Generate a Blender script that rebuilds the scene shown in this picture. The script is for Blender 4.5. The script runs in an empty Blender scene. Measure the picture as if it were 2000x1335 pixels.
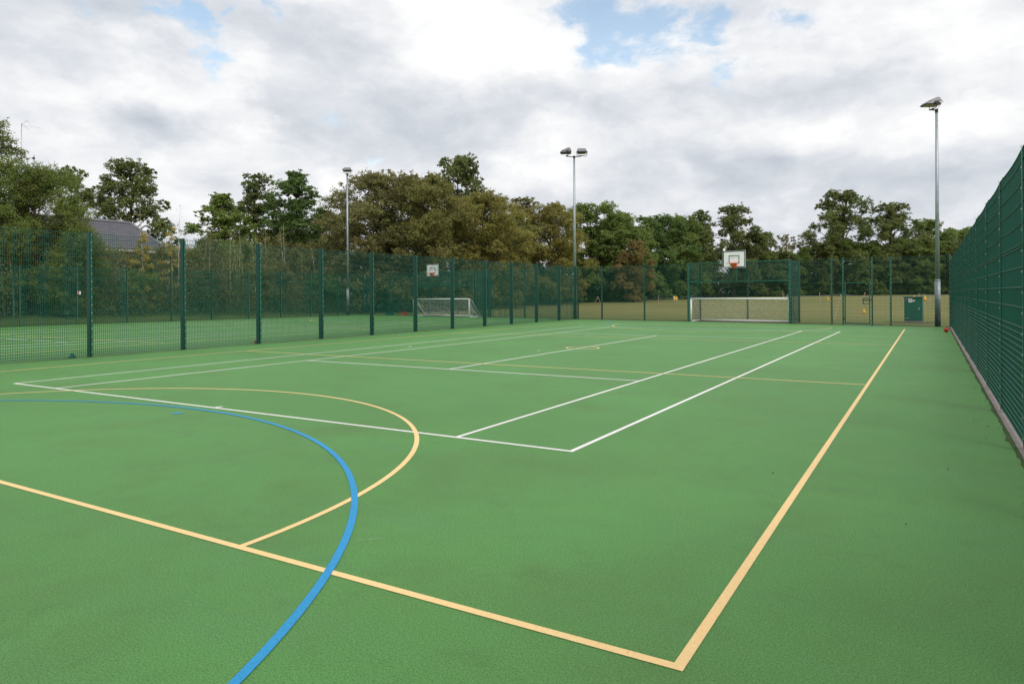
import bpy, math, random
import numpy as np
from mathutils import Vector, Matrix

scene = bpy.context.scene
COL = scene.collection
R = math.radians

# ------------------------------------------------------------------ camera
cam_d = bpy.data.cameras.new("camera")
cam = bpy.data.objects.new("camera", cam_d)
COL.objects.link(cam)
scene.camera = cam
cam_d.sensor_width = 36.0
cam_d.lens = 24.61
cam_d.shift_y = -0.0466
cam_d.clip_start = 0.05
cam_d.clip_end = 3000
cam.matrix_world = Matrix(((0.85865, 0.005138, 0.512536, 8.49283),
                           (0.512527, 0.003067, -0.858666, -6.1483),
                           (-0.005984, 0.999982, 0.0, 1.53253),
                           (0, 0, 0, 1)))

# ------------------------------------------------------------------ sky, sun, exposure
SUN_AZ, SUN_EL = R(124), R(47)            # azimuth from +Y towards +X
scene.view_settings.view_transform = 'Standard'
scene.view_settings.look = 'None'
scene.view_settings.gamma = 1.0
scene.view_settings.exposure = 0.30

BUMP = [(-32.5, 19.9, 6.28, 3.77, 0.12), (-53.5, 14.5, 3.21, 1.74, 0.1), (-59.9, 16.5, 2.24, 1.65, 0.08), (-35.8, 17.2, 2.91, 2.51, 0.07), (-61.2, 14.1, 3.43, 1.27, 0.07), (-50.9, 13.1, 1.85, 1.38, 0.09), (-26.2, 14.5, 2.92, 3.34, 0.08), (-15.7, 12.9, 4.69, 1.42, 0.08), (-6.4, 16.5, 5.56, 3.05, 0.06), (2.5, 17.4, 3.51, 2.8, 0.06), (-45.2, 9.2, 1.18, 0.89, 0.14), (-17.5, 9.7, 0.99, 0.82, 0.1), (-65.3, 9.9, 2.28, 0.86, 0.06), (-28.3, 11.3, 2.93, 1.67, 0.08), (-20.5, 18.5, 2.43, 1.65, 0.05), (3.4, 11.8, 3.44, 1.73, 0.06), (-8.2, 10.5, 2.14, 0.97, 0.05),
        (-57.9, 19.0, 2.99, 1.49, -0.13), (-66.7, 16.9, 1.65, 1.36, -0.08), (-59.7, 11.9, 3.21, 0.95, -0.14), (-48.7, 13.1, 1.33, 1.6, -0.1), (-41.6, 13.5, 6.47, 2.06, -0.11), (-20.5, 10.0, 6.08, 1.44, -0.06), (-3.1, 14.5, 4.92, 1.04, -0.09), (-13.0, 9.1, 4.94, 0.96, -0.09), (-0.5, 7.3, 4.68, 1.09, -0.08), (-33.8, 10.9, 5.43, 1.67, -0.07), (-46.8, 19.2, 2.33, 1.61, -0.07), (-8.6, 13.1, 5.02, 0.97, -0.05), (-30.0, 8.1, 6.29, 1.26, -0.05), (-11.5, 7.2, 4.48, 1.58, -0.06), (-35.8, 13.3, 2.5, 3.34, -0.06)]
GAP = [(-56.8, 20.3, 1.53, 0.83, 1), (-55.1, 19.3, 0.91, 1.22, 1), (-54.5, 17.2, 1.19, 0.65, 1), (-49.1, 21.5, 0.6, 0.56, 0.7), (-52.7, 20.5, 0.51, 0.39, 0.6), (-20.9, 20.2, 3.3, 2.0, 1.0), (-24.2, 18.6, 1.32, 1.08, 1), (-14.7, 20.5, 1.5, 1.1, 1.0), (-14.3, 16.5, 0.77, 1.13, 0.7), (-8.0, 19.6, 1.71, 0.93, 0.75), (-16.9, 17.9, 1.58, 0.89, 0.5), (-26.2, 22.2, 2.5, 0.75, 0.5), (-62.2, 19.3, 1.22, 0.5, 0.4), (-46.0, 13.6, 0.94, 0.49, 0.35), (-41.8, 10.9, 0.89, 0.41, 0.3)]


class NT:
    """small helper for wiring nodes"""
    def __init__(s, tree):
        s.t = tree
        s.n = tree.nodes
        s.l = tree.links

    def node(s, typ, **kw):
        n = s.n.new(typ)
        for k, v in kw.items():
            setattr(n, k, v)
        return n

    def put(s, sock, v):
        if isinstance(v, (int, float)):
            sock.default_value = v
        elif isinstance(v, (tuple, list)):
            if len(v) == 3 and len(sock.default_value) == 4:
                v = (*v, 1)
            sock.default_value = v
        else:
            s.l.new(v, sock)

    def math(s, op, a, b=None, c=None, clamp=False):
        n = s.node('ShaderNodeMath', operation=op, use_clamp=clamp)
        for i, v in enumerate((a, b, c)):
            if v is not None:
                s.put(n.inputs[i], v)
        return n.outputs[0]

    def vec(s, op, a, b=None):
        n = s.node('ShaderNodeVectorMath', operation=op)
        s.put(n.inputs[0], a)
        if b is not None:
            s.put(n.inputs[1], b)
        return n.outputs['Value'] if op in ('DOT_PRODUCT', 'LENGTH') else n.outputs[0]

    def noise(s, vec, scale, detail=4, rough=0.5, dist=0.0, color=False):
        n = s.node('ShaderNodeTexNoise')
        if vec is not None:
            s.l.new(vec, n.inputs['Vector'])
        n.inputs['Scale'].default_value = scale
        n.inputs['Detail'].default_value = detail
        n.inputs['Roughness'].default_value = rough
        n.inputs['Distortion'].default_value = dist
        return n.outputs['Color' if color else 'Fac']

    def ramp(s, fac, lo, hi, a=0.0, b=1.0, smooth=False):
        n = s.node('ShaderNodeMapRange', interpolation_type='SMOOTHSTEP' if smooth else 'LINEAR')
        s.put(n.inputs[0], fac)
        for i, v in ((1, lo), (2, hi), (3, a), (4, b)):
            n.inputs[i].default_value = v
        return n.outputs[0]

    def mix(s, fac, a, b, mode='MIX'):
        n = s.node('ShaderNodeMix', data_type='RGBA', blend_type=mode)
        s.put(n.inputs[0], fac)
        s.put(n.inputs[6], a)
        s.put(n.inputs[7], b)
        return n.outputs[2]


world = bpy.data.worlds.new("World")
scene.world = world
world.use_nodes = True
w = NT(world.node_tree)
w.n.clear()
STR = 0.10
geo = w.node('ShaderNodeTexCoord').outputs['Generated']
d = w.vec('NORMALIZE', geo)
sx = w.node('ShaderNodeSeparateXYZ')
w.l.new(d, sx.inputs[0])
X, Y, Z = sx.outputs
az = w.math('MULTIPLY', w.math('ARCTAN2', X, Y), 57.29578)
el = w.math('MULTIPLY', w.math('ARCSINE', Z), 57.29578)
ae = w.node('ShaderNodeCombineXYZ')
w.l.new(az, ae.inputs[0])
w.l.new(el, ae.inputs[1])
# cloud-plane coordinates: flattened towards the horizon
den = w.math('ADD', w.math('MAXIMUM', Z, 0.0), 0.26)
uv = w.node('ShaderNodeCombineXYZ')
w.l.new(w.math('DIVIDE', X, den), uv.inputs[0])
w.l.new(w.math('DIVIDE', Y, den), uv.inputs[1])
uvv = uv.outputs[0]
pd0 = w.vec('MULTIPLY', d, (1.0, 1.0, 1.6))
wn = w.noise(pd0, 7.0, 6, 0.6, color=True)
warp = w.vec('MULTIPLY', w.vec('SUBTRACT', wn, (0.5, 0.5, 0.5)), (9.0, 5.5, 0.0))
aew = w.vec('ADD', ae.outputs[0], warp)
wn2 = w.noise(pd0, 17.0, 8, 0.62, color=True)
aew2 = w.vec('ADD', aew, w.vec('MULTIPLY', w.vec('SUBTRACT', wn2, (0.5, 0.5, 0.5)), (5.0, 3.2, 0.0)))


def bumps(rows, vec):
    tot = None
    for a, e, wa, we, amp in rows:
        q = w.vec('MULTIPLY', w.vec('SUBTRACT', vec, (a, e, 0)), (1 / wa, 1 / we, 0))
        g = w.math('POWER', 2.71828, w.math('MULTIPLY', w.vec('DOT_PRODUCT', q, q), -0.7))
        tot = w.math('MULTIPLY', g, amp) if tot is None else w.math('MULTIPLY_ADD', g, amp, tot)
    return tot


pd = w.vec('MULTIPLY', d, (1.0, 1.0, 1.9))
pw = w.vec('ADD', pd, w.vec('MULTIPLY', w.vec('SUBTRACT', w.noise(pd, 7.0, 5, 0.6, color=True), (0.5, 0.5, 0.5)), (0.10, 0.10, 0.08)))
n_big = w.noise(pw, 3.6, 9, 0.54)
n_mid = w.noise(pw, 8.0, 9, 0.56)
n_mid2 = w.noise(w.vec('ADD', pw, (0.018, -0.008, 0.055)), 8.0, 9, 0.56)
n_big2 = w.noise(w.vec('ADD', pw, (0.03, -0.012, 0.10)), 3.6, 9, 0.54)
n_fine = w.noise(pd, 26.0, 6, 0.6)
n_mid3 = w.noise(w.vec('ADD', pw, (3.3, 1.7, 0.4)), 18.0, 8, 0.6)
light = w.math('ADD', 0.815, w.math('MULTIPLY', bumps(BUMP, aew), 1.4))
light = w.math('ADD', light, w.math('MULTIPLY', w.math('SUBTRACT', n_big, n_big2), 0.75))
light = w.math('ADD', light, w.math('MULTIPLY', w.math('SUBTRACT', n_mid, n_mid2), 0.50))
light = w.math('ADD', light, w.math('MULTIPLY', w.math('SUBTRACT', n_fine, 0.5), 0.06))
light = w.math('SUBTRACT', light, w.ramp(el, 0, 13, 0.065, 0.0, True))
cr = w.node('ShaderNodeValToRGB')
w.l.new(light, cr.inputs[0])
els = cr.color_ramp.elements
els[0].position, els[0].color = 0.40, (0.37, 0.405, 0.455, 1)
els[1].position, els[1].color = 1.0, (0.84, 0.84, 0.838, 1)
for pos, c in ((0.56, (0.475, 0.51, 0.56, 1)), (0.74, (0.60, 0.625, 0.665, 1)), (0.88, (0.735, 0.742, 0.757, 1))):
    e_ = els.new(pos)
    e_.color = c
cloud = w.vec('MULTIPLY', cr.outputs[0], (1 / STR, 1 / STR, 1 / STR))
gb = bumps(GAP, aew2)
gn = w.math('ADD', w.math('SUBTRACT', n_mid, 0.5), w.math('MULTIPLY', w.math('SUBTRACT', n_mid3, 0.5), 1.1))
gapf = w.math('ADD', gb, w.math('MULTIPLY', w.math('MULTIPLY', gn, -2.3), w.math('MULTIPLY', gb, 2.2, clamp=True)))
gap = w.ramp(gapf, 0.02, 1.12, 0, 0.88, True)
sky = w.node('ShaderNodeTexSky', sky_type='NISHITA')
sky.sun_disc = False
sky.sun_elevation = SUN_EL
sky.sun_rotation = SUN_AZ
sky.air_density = 1.0
sky.dust_density = 0.6
skyc = w.vec('MULTIPLY', sky.outputs[0], (2.1, 1.95, 1.65))
bg = w.node('ShaderNodeBackground')
w.l.new(w.mix(gap, cloud, skyc), bg.inputs[0])
bg.inputs[1].default_value = STR
w.l.new(bg.outputs[0], w.node('ShaderNodeOutputWorld').inputs[0])

sun_d = bpy.data.lights.new("sun", 'SUN')
sun_d.energy = 1.5
sun_d.angle = R(26)
sun_d.color = (1.0, 0.96, 0.9)
sun = bpy.data.objects.new("sun", sun_d)
COL.objects.link(sun)
sdir = Vector((math.sin(SUN_AZ) * math.cos(SUN_EL), math.cos(SUN_AZ) * math.cos(SUN_EL), math.sin(SUN_EL)))
sun.rotation_euler = sdir.to_track_quat('Z', 'Y').to_euler()
sun.location = (20, 0, 30)

# ------------------------------------------------------------------ helpers: tags and meshes


def tag(o, label=None, cat=None, group=None, kind=None):
    if label:
        o['label'] = label
    if cat:
        o['category'] = cat
    if group:
        o['group'] = group
    if kind:
        o['kind'] = kind
    return o


def empty(name, loc, label, cat, group=None, rz=0.0):
    o = bpy.data.objects.new(name, None)
    COL.objects.link(o)
    o.location = loc
    o.rotation_euler = (0, 0, rz)
    o.empty_display_size = 0.2
    return tag(o, label, cat, group)


def link(name, mesh, parent=None, loc=None, rz=None):
    o = bpy.data.objects.new(name, mesh)
    COL.objects.link(o)
    o.parent = parent
    if loc is not None:
        o.location = loc
    if rz is not None:
        o.rotation_euler = (0, 0, rz)
    return o


def dup(o, parent=None):
    c = o.copy()
    COL.objects.link(c)
    c.parent = parent
    for ch in o.children:
        dup(ch, c)
    return c


class MB:
    """collects shapes into ONE mesh"""
    def __init__(s):
        s.v, s.f, s.m = [], [], []
        s.cur = 0

    def add(s, verts, faces):
        b = len(s.v)
        s.v.extend(tuple(p) for p in verts)
        s.f.extend(tuple(b + i for i in f) for f in faces)
        s.m.extend([s.cur] * len(faces))
        return s

    def box(s, c, size, rz=0.0, mat=None):
        hx, hy, hz = size[0] / 2, size[1] / 2, size[2] / 2
        pts = []
        for dx, dy, dz in ((-1, -1, -1), (1, -1, -1), (1, 1, -1), (-1, 1, -1), (-1, -1, 1), (1, -1, 1), (1, 1, 1), (-1, 1, 1)):
            p = Vector((dx * hx, dy * hy, dz * hz))
            if rz:
                p.rotate(Matrix.Rotation(rz, 3, 'Z'))
            if mat is not None:
                p = mat @ p
            pts.append((c[0] + p.x, c[1] + p.y, c[2] + p.z))
        return s.add(pts, ((0, 3, 2, 1), (4, 5, 6, 7), (0, 1, 5, 4), (1, 2, 6, 5), (2, 3, 7, 6), (3, 0, 4, 7)))

    def tube(s, path, radii, n=8, cap=True, phase=0.0):
        path = [Vector(p) for p in path]
        if not hasattr(radii, '__len__'):
            radii = [radii] * len(path)
        rings = []
        prev = None
        for i, p in enumerate(path):
            t = (path[min(i + 1, len(path) - 1)] - path[max(i - 1, 0)])
            if t.length < 1e-9:
                t = Vector((0, 0, 1))
            t.normalize()
            if prev is None:
                a = Vector((1, 0, 0)) if abs(t.x) < 0.9 else Vector((0, 1, 0))
                u = t.cross(a).normalized()
            else:
                u = (prev - t * prev.dot(t)).normalized()
            prev = u
            q = t.cross(u)
            rings.append([p + (u * math.cos(phase + 2 * math.pi * k / n) + q * math.sin(phase + 2 * math.pi * k / n)) * radii[i] for k in range(n)])
        verts = [x for r in rings for x in r]
        faces = []
        for i in range(len(rings) - 1):
            for k in range(n):
                a = i * n + k
                b = i * n + (k + 1) % n
                faces.append((a, b, b + n, a + n))
        if cap:
            faces.append(tuple(range(n - 1, -1, -1)))
            faces.append(tuple((len(rings) - 1) * n + k for k in range(n)))
        return s.add(verts, faces)

    def prism(s, poly, axis_from, axis_to):
        """poly: list of Vectors at both ends given by two lists of equal length"""
        n = len(axis_from)
        faces = [tuple(range(n - 1, -1, -1)), tuple(range(n, 2 * n))]
        for k in range(n):
            faces.append((k, (k + 1) % n, n + (k + 1) % n, n + k))
        return s.add(list(axis_from) + list(axis_to), faces)

    def sphere(s, c, r, nu=16, nv=10, sc=(1, 1, 1)):
        verts = [(c[0], c[1], c[2] - r * sc[2])]
        for j in range(1, nv):
            th = -math.pi / 2 + math.pi * j / nv
            for i in range(nu):
                a = 2 * math.pi * i / nu
                verts.append((c[0] + r * sc[0] * math.cos(th) * math.cos(a), c[1] + r * sc[1] * math.cos(th) * math.sin(a), c[2] + r * sc[2] * math.sin(th)))
        verts.append((c[0], c[1], c[2] + r * sc[2]))
        faces = []
        for i in range(nu):
            faces.append((0, 1 + (i + 1) % nu, 1 + i))
            for j in range(nv - 2):
                a, b = 1 + j * nu + i, 1 + j * nu + (i + 1) % nu
                faces.append((a, b, b + nu, a + nu))
            t = 1 + (nv - 2) * nu
            faces.append((t + i, t + (i + 1) % nu, t + nu))
        return s.add(verts, faces)

    def mesh(s, name, mats, smooth=False):
        me = bpy.data.meshes.new(name)
        me.from_pydata(s.v, [], s.f)
        for m in (mats if isinstance(mats, (list, tuple)) else [mats]):
            me.materials.append(m)
        if max(s.m, default=0):
            me.polygons.foreach_set('material_index', s.m)
        if smooth:
            me.polygons.foreach_set('use_smooth', [True] * len(s.f))
        me.update()
        return me

    def build(s, name, mats, parent=None, smooth=False, loc=None, rz=None):
        return link(name, s.mesh(name, mats, smooth), parent, loc, rz)


# ------------------------------------------------------------------ materials


def new_mat(name):
    m = bpy.data.materials.new(name)
    m.use_nodes = True
    t = NT(m.node_tree)
    t.n.clear()
    out = t.node('ShaderNodeOutputMaterial')
    p = t.node('ShaderNodeBsdfPrincipled')
    t.l.new(p.outputs[0], out.inputs[0])
    return m, t, p, out


def paint(name, col, rough=0.5, spec=0.5, metal=0.0, var=0.12, scale=3.0, bump=0.0, bscale=40.0, blotch_col=None, dscale=1.2):
    m, t, p, out = new_mat(name)
    co = t.node('ShaderNodeTexCoord').outputs['Object']
    n = t.noise(co, scale, 5, 0.6)
    lo = tuple(c * (1 - var) for c in col)
    hi = tuple(min(1, c * (1 + var)) for c in col)
    c = t.mix(t.ramp(n, 0.3, 0.7), lo, hi)
    if blotch_col:
        c = t.mix(t.ramp(t.noise(co, dscale, 6, 0.65), 0.52, 0.75, 0, 0.8), c, blotch_col)
    t.put(p.inputs['Base Color'], c)
    t.put(p.inputs['Roughness'], t.ramp(n, 0.3, 0.7, rough * 0.85, min(1, rough * 1.15)))
    p.inputs['Specular IOR Level'].default_value = spec
    p.inputs['Metallic'].default_value = metal
    if bump:
        b = t.node('ShaderNodeBump')
        b.inputs['Strength'].default_value = bump
        b.inputs['Distance'].default_value = 0.01
        t.l.new(t.noise(co, bscale, 4, 0.6), b.inputs['Height'])
        t.l.new(b.outputs[0], p.inputs['Normal'])
    return m


def court_mat(name, col, pit, marks=False, spec=0.42, rough=0.62, wear=None, pitlo=0.30):
    """painted porous macadam: fine dark pits, faint bloom and scuffs"""
    m, t, p, out = new_mat(name)
    co = t.node('ShaderNodeNewGeometry').outputs['Position']
    grain = t.noise(co, 120, 5, 0.8)
    grain2 = t.noise(co, 62, 4, 0.7)
    big = t.noise(co, 0.22, 5, 0.6)
    mid = t.noise(co, 1.3, 6, 0.65)
    c = t.mix(t.ramp(big, 0.32, 0.68), tuple(x * 0.86 for x in col), tuple(x * 1.12 for x in col))
    c = t.mix(t.ramp(mid, 0.25, 0.75), c, t.mix(0.5, c, (col[0] * 1.25, col[1] * 1.02, col[2] * 1.0)))
    if marks:
        # slightly bluish bloom and olive stains, long sweeping scuffs
        st = t.node('ShaderNodeMapping')
        st.inputs['Scale'].default_value = (0.35, 1.6, 1)
        st.inputs['Rotation'].default_value = (0, 0, 0.5)
        t.l.new(co, st.inputs['Vector'])
        sw = t.noise(st.outputs[0], 1.6, 7, 0.7)
        c = t.mix(t.ramp(sw, 0.50, 0.75, 0, 0.40), c, (0.135, 0.30, 0.135))
        ol = t.noise(co, 0.55, 7, 0.7, 0.4)
        c = t.mix(t.ramp(ol, 0.48, 0.70, 0, 0.55), c, (0.125, 0.225, 0.062))
        dk = t.noise(co, 2.6, 7, 0.75)
        c = t.mix(t.ramp(dk, 0.54, 0.76, 0, 0.30), c, (0.045, 0.115, 0.042))
        hh = t.noise(st.outputs[0], 7.0, 5, 0.8, 1.5)
        c = t.mix(t.ramp(hh, 0.64, 0.78, 0, 0.34), c, (0.24, 0.36, 0.22))
    spk = t.ramp(grain, pitlo + 0.05, pitlo + 0.25, 1, 0)
    c = t.mix(t.math('MULTIPLY', spk, 0.95), c, pit)
    c = t.mix(t.ramp(grain2, 0.54, 0.72, 0, 0.45), c, tuple(min(1, x * 1.5) for x in col))
    if wear:
        wn_ = t.noise(co, 34, 6, 0.75)
        c = t.mix(t.ramp(wn_, 0.62, 0.72, 0, 0.75), c, wear)
    t.put(p.inputs['Base Color'], c)
    p.inputs['Roughness'].default_value = rough
    p.inputs['Specular IOR Level'].default_value = spec
    b = t.node('ShaderNodeBump')
    b.inputs['Strength'].default_value = 0.8
    b.inputs['Distance'].default_value = 0.008
    t.l.new(t.math('ADD', grain, t.math('MULTIPLY', grain2, 0.8)), b.inputs['Height'])
    t.l.new(b.outputs[0], p.inputs['Normal'])
    return m


M = {}
M['court'] = court_mat('green_court_paint', (0.122, 0.330, 0.088), (0.022, 0.080, 0.021), True, 0.24, 0.6)
M['white_line'] = court_mat('white_line_paint', (0.88, 0.88, 0.86), (0.50, 0.54, 0.48), wear=(0.6, 0.68, 0.56), pitlo=0.20)
M['beige_line'] = court_mat('beige_line_paint', (0.93, 0.68, 0.31), (0.34, 0.20, 0.07), wear=(0.62, 0.50, 0.22), pitlo=0.20)
M['blue_line'] = court_mat('blue_line_paint', (0.022, 0.32, 0.64), (0.012, 0.12, 0.30), wear=(0.03, 0.24, 0.5), pitlo=0.25)
M['fence'] = paint('dark_green_powder_coat', (0.003, 0.085, 0.058), 0.38, 0.40, var=0.1)
M['post'] = paint('shaded_green_post_coat', (0.002, 0.050, 0.034), 0.40, 0.40, var=0.1)  # fence green darkened: shade on the post sides is put into the colour
M['fence_strip'] = paint('lit_green_bar_paint', (0.009, 0.105, 0.070), 0.38, 0.45, var=0.15)  # lighter copy of the fence green, with light on the bars painted in
M['bolt'] = paint('bolt_highlight', (0.55, 0.60, 0.56), 0.35, 0.5, 0.6)  # pale colour paints the highlights on bolts that are coated green
M['galv'] = paint('galvanised_steel', (0.38, 0.42, 0.45), 0.48, 0.5, 0.45, var=0.16, scale=7, bump=0.1, bscale=30)
M['galv_dark'] = paint('bitumen_coated_steel', (0.022, 0.028, 0.03), 0.6, 0.4)
M['lamp'] = paint('floodlight_housing', (0.20, 0.195, 0.20), 0.42, 0.5, 0.35, var=0.15)
M['lamp_dark'] = paint('floodlight_bracket', (0.035, 0.035, 0.04), 0.5, 0.5)
M['white'] = paint('white_gloss_paint', (0.80, 0.80, 0.79), 0.4, 0.5, var=0.05)
M['board'] = paint('white_board_laminate', (0.90, 0.90, 0.90), 0.4, 0.5, var=0.03)
M['net'] = paint('white_net_cord', (0.80, 0.80, 0.72), 0.8, 0.2, var=0.1)
M['black'] = paint('black_paint', (0.018, 0.018, 0.02), 0.5)
M['grey_text'] = paint('faded_print', (0.50, 0.51, 0.53), 0.6)
M['alu'] = paint('aluminium_edge', (0.46, 0.47, 0.48), 0.4, 0.5, 0.5)
M['orange'] = paint('orange_hoop_paint', (0.70, 0.105, 0.03), 0.42, 0.5, var=0.08)
M['red'] = paint('red_rubber', (0.50, 0.028, 0.022), 0.45, 0.5, var=0.1, bump=0.25, bscale=160)
M['red_box'] = paint('red_plastic', (0.36, 0.028, 0.03), 0.5)
M['cone'] = paint('green_plastic', (0.0, 0.17, 0.10), 0.45)
M['cabinet'] = paint('green_cabinet_paint', (0.012, 0.115, 0.075), 0.4, 0.5, var=0.15, blotch_col=(0.02, 0.14, 0.095))
M['pink'] = paint('pink_red_plastic', (0.62, 0.10, 0.13), 0.5)
M['offwhite'] = paint('off_white_plastic', (0.72, 0.68, 0.62), 0.5)
M['yellow'] = paint('yellow_fabric', (0.78, 0.44, 0.06), 0.8, 0.2)
M['peach'] = paint('pale_peach_fabric', (0.72, 0.52, 0.33), 0.8, 0.2)
M['slate_blue'] = paint('blue_grey_tape', (0.20, 0.26, 0.34), 0.6)
M['kerb'] = paint('concrete_edging', (0.265, 0.225, 0.205), 0.85, 0.3, var=0.2, scale=5, bump=0.4, bscale=60)
M['soil'] = paint('bare_soil', (0.095, 0.075, 0.05), 0.95, 0.2, var=0.35, scale=6, bump=0.8, bscale=20, blotch_col=(0.13, 0.135, 0.05), dscale=2.0)
M['litter'] = paint('dead_leaves', (0.15, 0.09, 0.045), 0.9, 0.2, var=0.4, scale=30)
M['brick'] = None
M['pvc'] = paint('white_fascia', (0.72, 0.72, 0.72), 0.5)
M['glass'] = paint('window_glass', (0.03, 0.035, 0.04), 0.08, 0.8)
M['bark'] = paint('grey_brown_bark', (0.085, 0.068, 0.05), 0.95, 0.2, var=0.35, scale=4, bump=0.9, bscale=9)
M['birch'] = paint('pale_birch_bark', (0.52, 0.48, 0.41), 0.9, 0.2, var=0.3, scale=5)
M['twig'] = paint('grey_twig', (0.27, 0.23, 0.18), 0.9, 0.2, var=0.25, scale=5)


def brick_mat():
    m, t, p, out = new_mat('red_brick')
    co = t.node('ShaderNodeTexCoord').outputs['Object']
    mp = t.node('ShaderNodeMapping')
    mp.inputs['Rotation'].default_value = (R(90), 0, R(90))
    t.l.new(co, mp.inputs['Vector'])
    b = t.node('ShaderNodeTexBrick')
    t.l.new(mp.outputs[0], b.inputs['Vector'])
    b.inputs['Color1'].default_value = (0.20, 0.085, 0.06, 1)
    b.inputs['Color2'].default_value = (0.19, 0.07, 0.05, 1)
    b.inputs['Mortar'].default_value = (0.3, 0.27, 0.23, 1)
    b.inputs['Scale'].default_value = 4.4
    b.inputs['Mortar Size'].default_value = 0.012
    t.l.new(b.outputs[0], p.inputs['Base Color'])
    p.inputs['Roughness'].default_value = 0.9
    return m


def tile_mat():
    m, t, p, out = new_mat('slate_grey_tiles')
    co = t.node('ShaderNodeNewGeometry').outputs['Position']
    s_ = t.node('ShaderNodeSeparateXYZ')
    t.l.new(co, s_.inputs[0])
    z = t.math('FRACT', t.math('MULTIPLY', s_.outputs[2], 4.6))
    line = t.ramp(z, 0.0, 0.34, 1, 0)
    row = t.math('FLOOR', t.math('MULTIPLY', s_.outputs[2], 4.6))
    yy = t.math('FRACT', t.math('ADD', t.math('MULTIPLY', s_.outputs[1], 3.0), t.math('MULTIPLY', row, 0.5)))
    line2 = t.ramp(yy, 0.0, 0.06, 0.5, 0)
    base = t.mix(t.ramp(t.noise(co, 1.5, 6, 0.6), 0.3, 0.7), (0.085, 0.082, 0.098), (0.13, 0.127, 0.146))
    c = t.mix(t.math('MAXIMUM', line, line2), base, (0.022, 0.021, 0.026))
    t.put(p.inputs['Base Color'], c)
    p.inputs['Roughness'].default_value = 0.7
    return m


M['brick'] = brick_mat()
M['tile'] = tile_mat()
M['ridge'] = paint('ridge_tile', (0.20, 0.20, 0.22), 0.7)


def grass_mat():
    m, t, p, out = new_mat('dry_mown_grass')
    co = t.node('ShaderNodeNewGeometry').outputs['Position']
    a = t.noise(co, 0.12, 6, 0.6)
    b = t.noise(co, 1.1, 7, 0.7)
    f = t.noise(co, 14, 5, 0.75)
    c = t.mix(t.ramp(a, 0.35, 0.65), (0.222, 0.215, 0.078), (0.295, 0.262, 0.105))
    c = t.mix(t.ramp(b, 0.42, 0.72, 0, 0.7), c, (0.185, 0.210, 0.060))
    s_ = t.node('ShaderNodeSeparateXYZ')
    t.l.new(co, s_.inputs[0])
    dd = t.math('ADD', s_.outputs[1], t.math('MULTIPLY', s_.outputs[0], 0.14))
    near = t.ramp(t.math('ADD', dd, t.math('MULTIPLY', b, 6)), 34, 46, 0.75, 0)
    c = t.mix(near, c, (0.105, 0.155, 0.036))       # greener, longer grass by the fence
    left = t.ramp(s_.outputs[0], -33, -29, 0.85, 0)
    c = t.mix(left, c, (0.095, 0.145, 0.036))
    c = t.mix(t.ramp(f, 0.35, 0.7, 0, 0.5), c, (0.115, 0.120, 0.04))
    t.put(p.inputs['Base Color'], c)
    p.inputs['Roughness'].default_value = 0.9
    p.inputs['Specular IOR Level'].default_value = 0.15
    bp = t.node('ShaderNodeBump')
    bp.inputs['Strength'].default_value = 0.8
    bp.inputs['Distance'].default_value = 0.05
    t.l.new(f, bp.inputs['Height'])
    t.l.new(bp.outputs[0], p.inputs['Normal'])
    return m


M['grass'] = grass_mat()


def leaf_mat(name, a, b, c=None, trans=0.48, patch=0.45):
    """leaf colours a..b per leaf, patches of c over the crown"""
    m, t, p, out = new_mat(name)
    a, b = [tuple(x * 3.05 for x in q) for q in (a, b)]
    c = tuple(x * 2.35 for x in c) if c else None
    at = t.node('ShaderNodeAttribute', attribute_name='rnd')
    col = t.mix(at.outputs['Fac'], a, b)
    geo_ = t.node('ShaderNodeNewGeometry').outputs['Position']
    n = t.noise(geo_, patch, 4, 0.6)
    col = t.mix(t.ramp(n, 0.35, 0.65, 0, 0.45), col, tuple(x * 0.75 for x in a))
    if c:
        n2 = t.noise(geo_, patch * 1.7, 4, 0.6, 0.5)
        col = t.mix(t.ramp(n2, 0.50, 0.66, 0, 0.75), col, c)
    t.put(p.inputs['Base Color'], col)
    p.inputs['Roughness'].default_value = 0.55
    p.inputs['Specular IOR Level'].default_value = 0.25
    tr = t.node('ShaderNodeBsdfTranslucent')
    t.l.new(col, tr.inputs[0])
    mx = t.node('ShaderNodeMixShader')
    mx.inputs[0].default_value = trans
    t.l.new(p.outputs[0], mx.inputs[1])
    t.l.new(tr.outputs[0], mx.inputs[2])
    t.l.new(mx.outputs[0], out.inputs[0])
    return m


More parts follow.
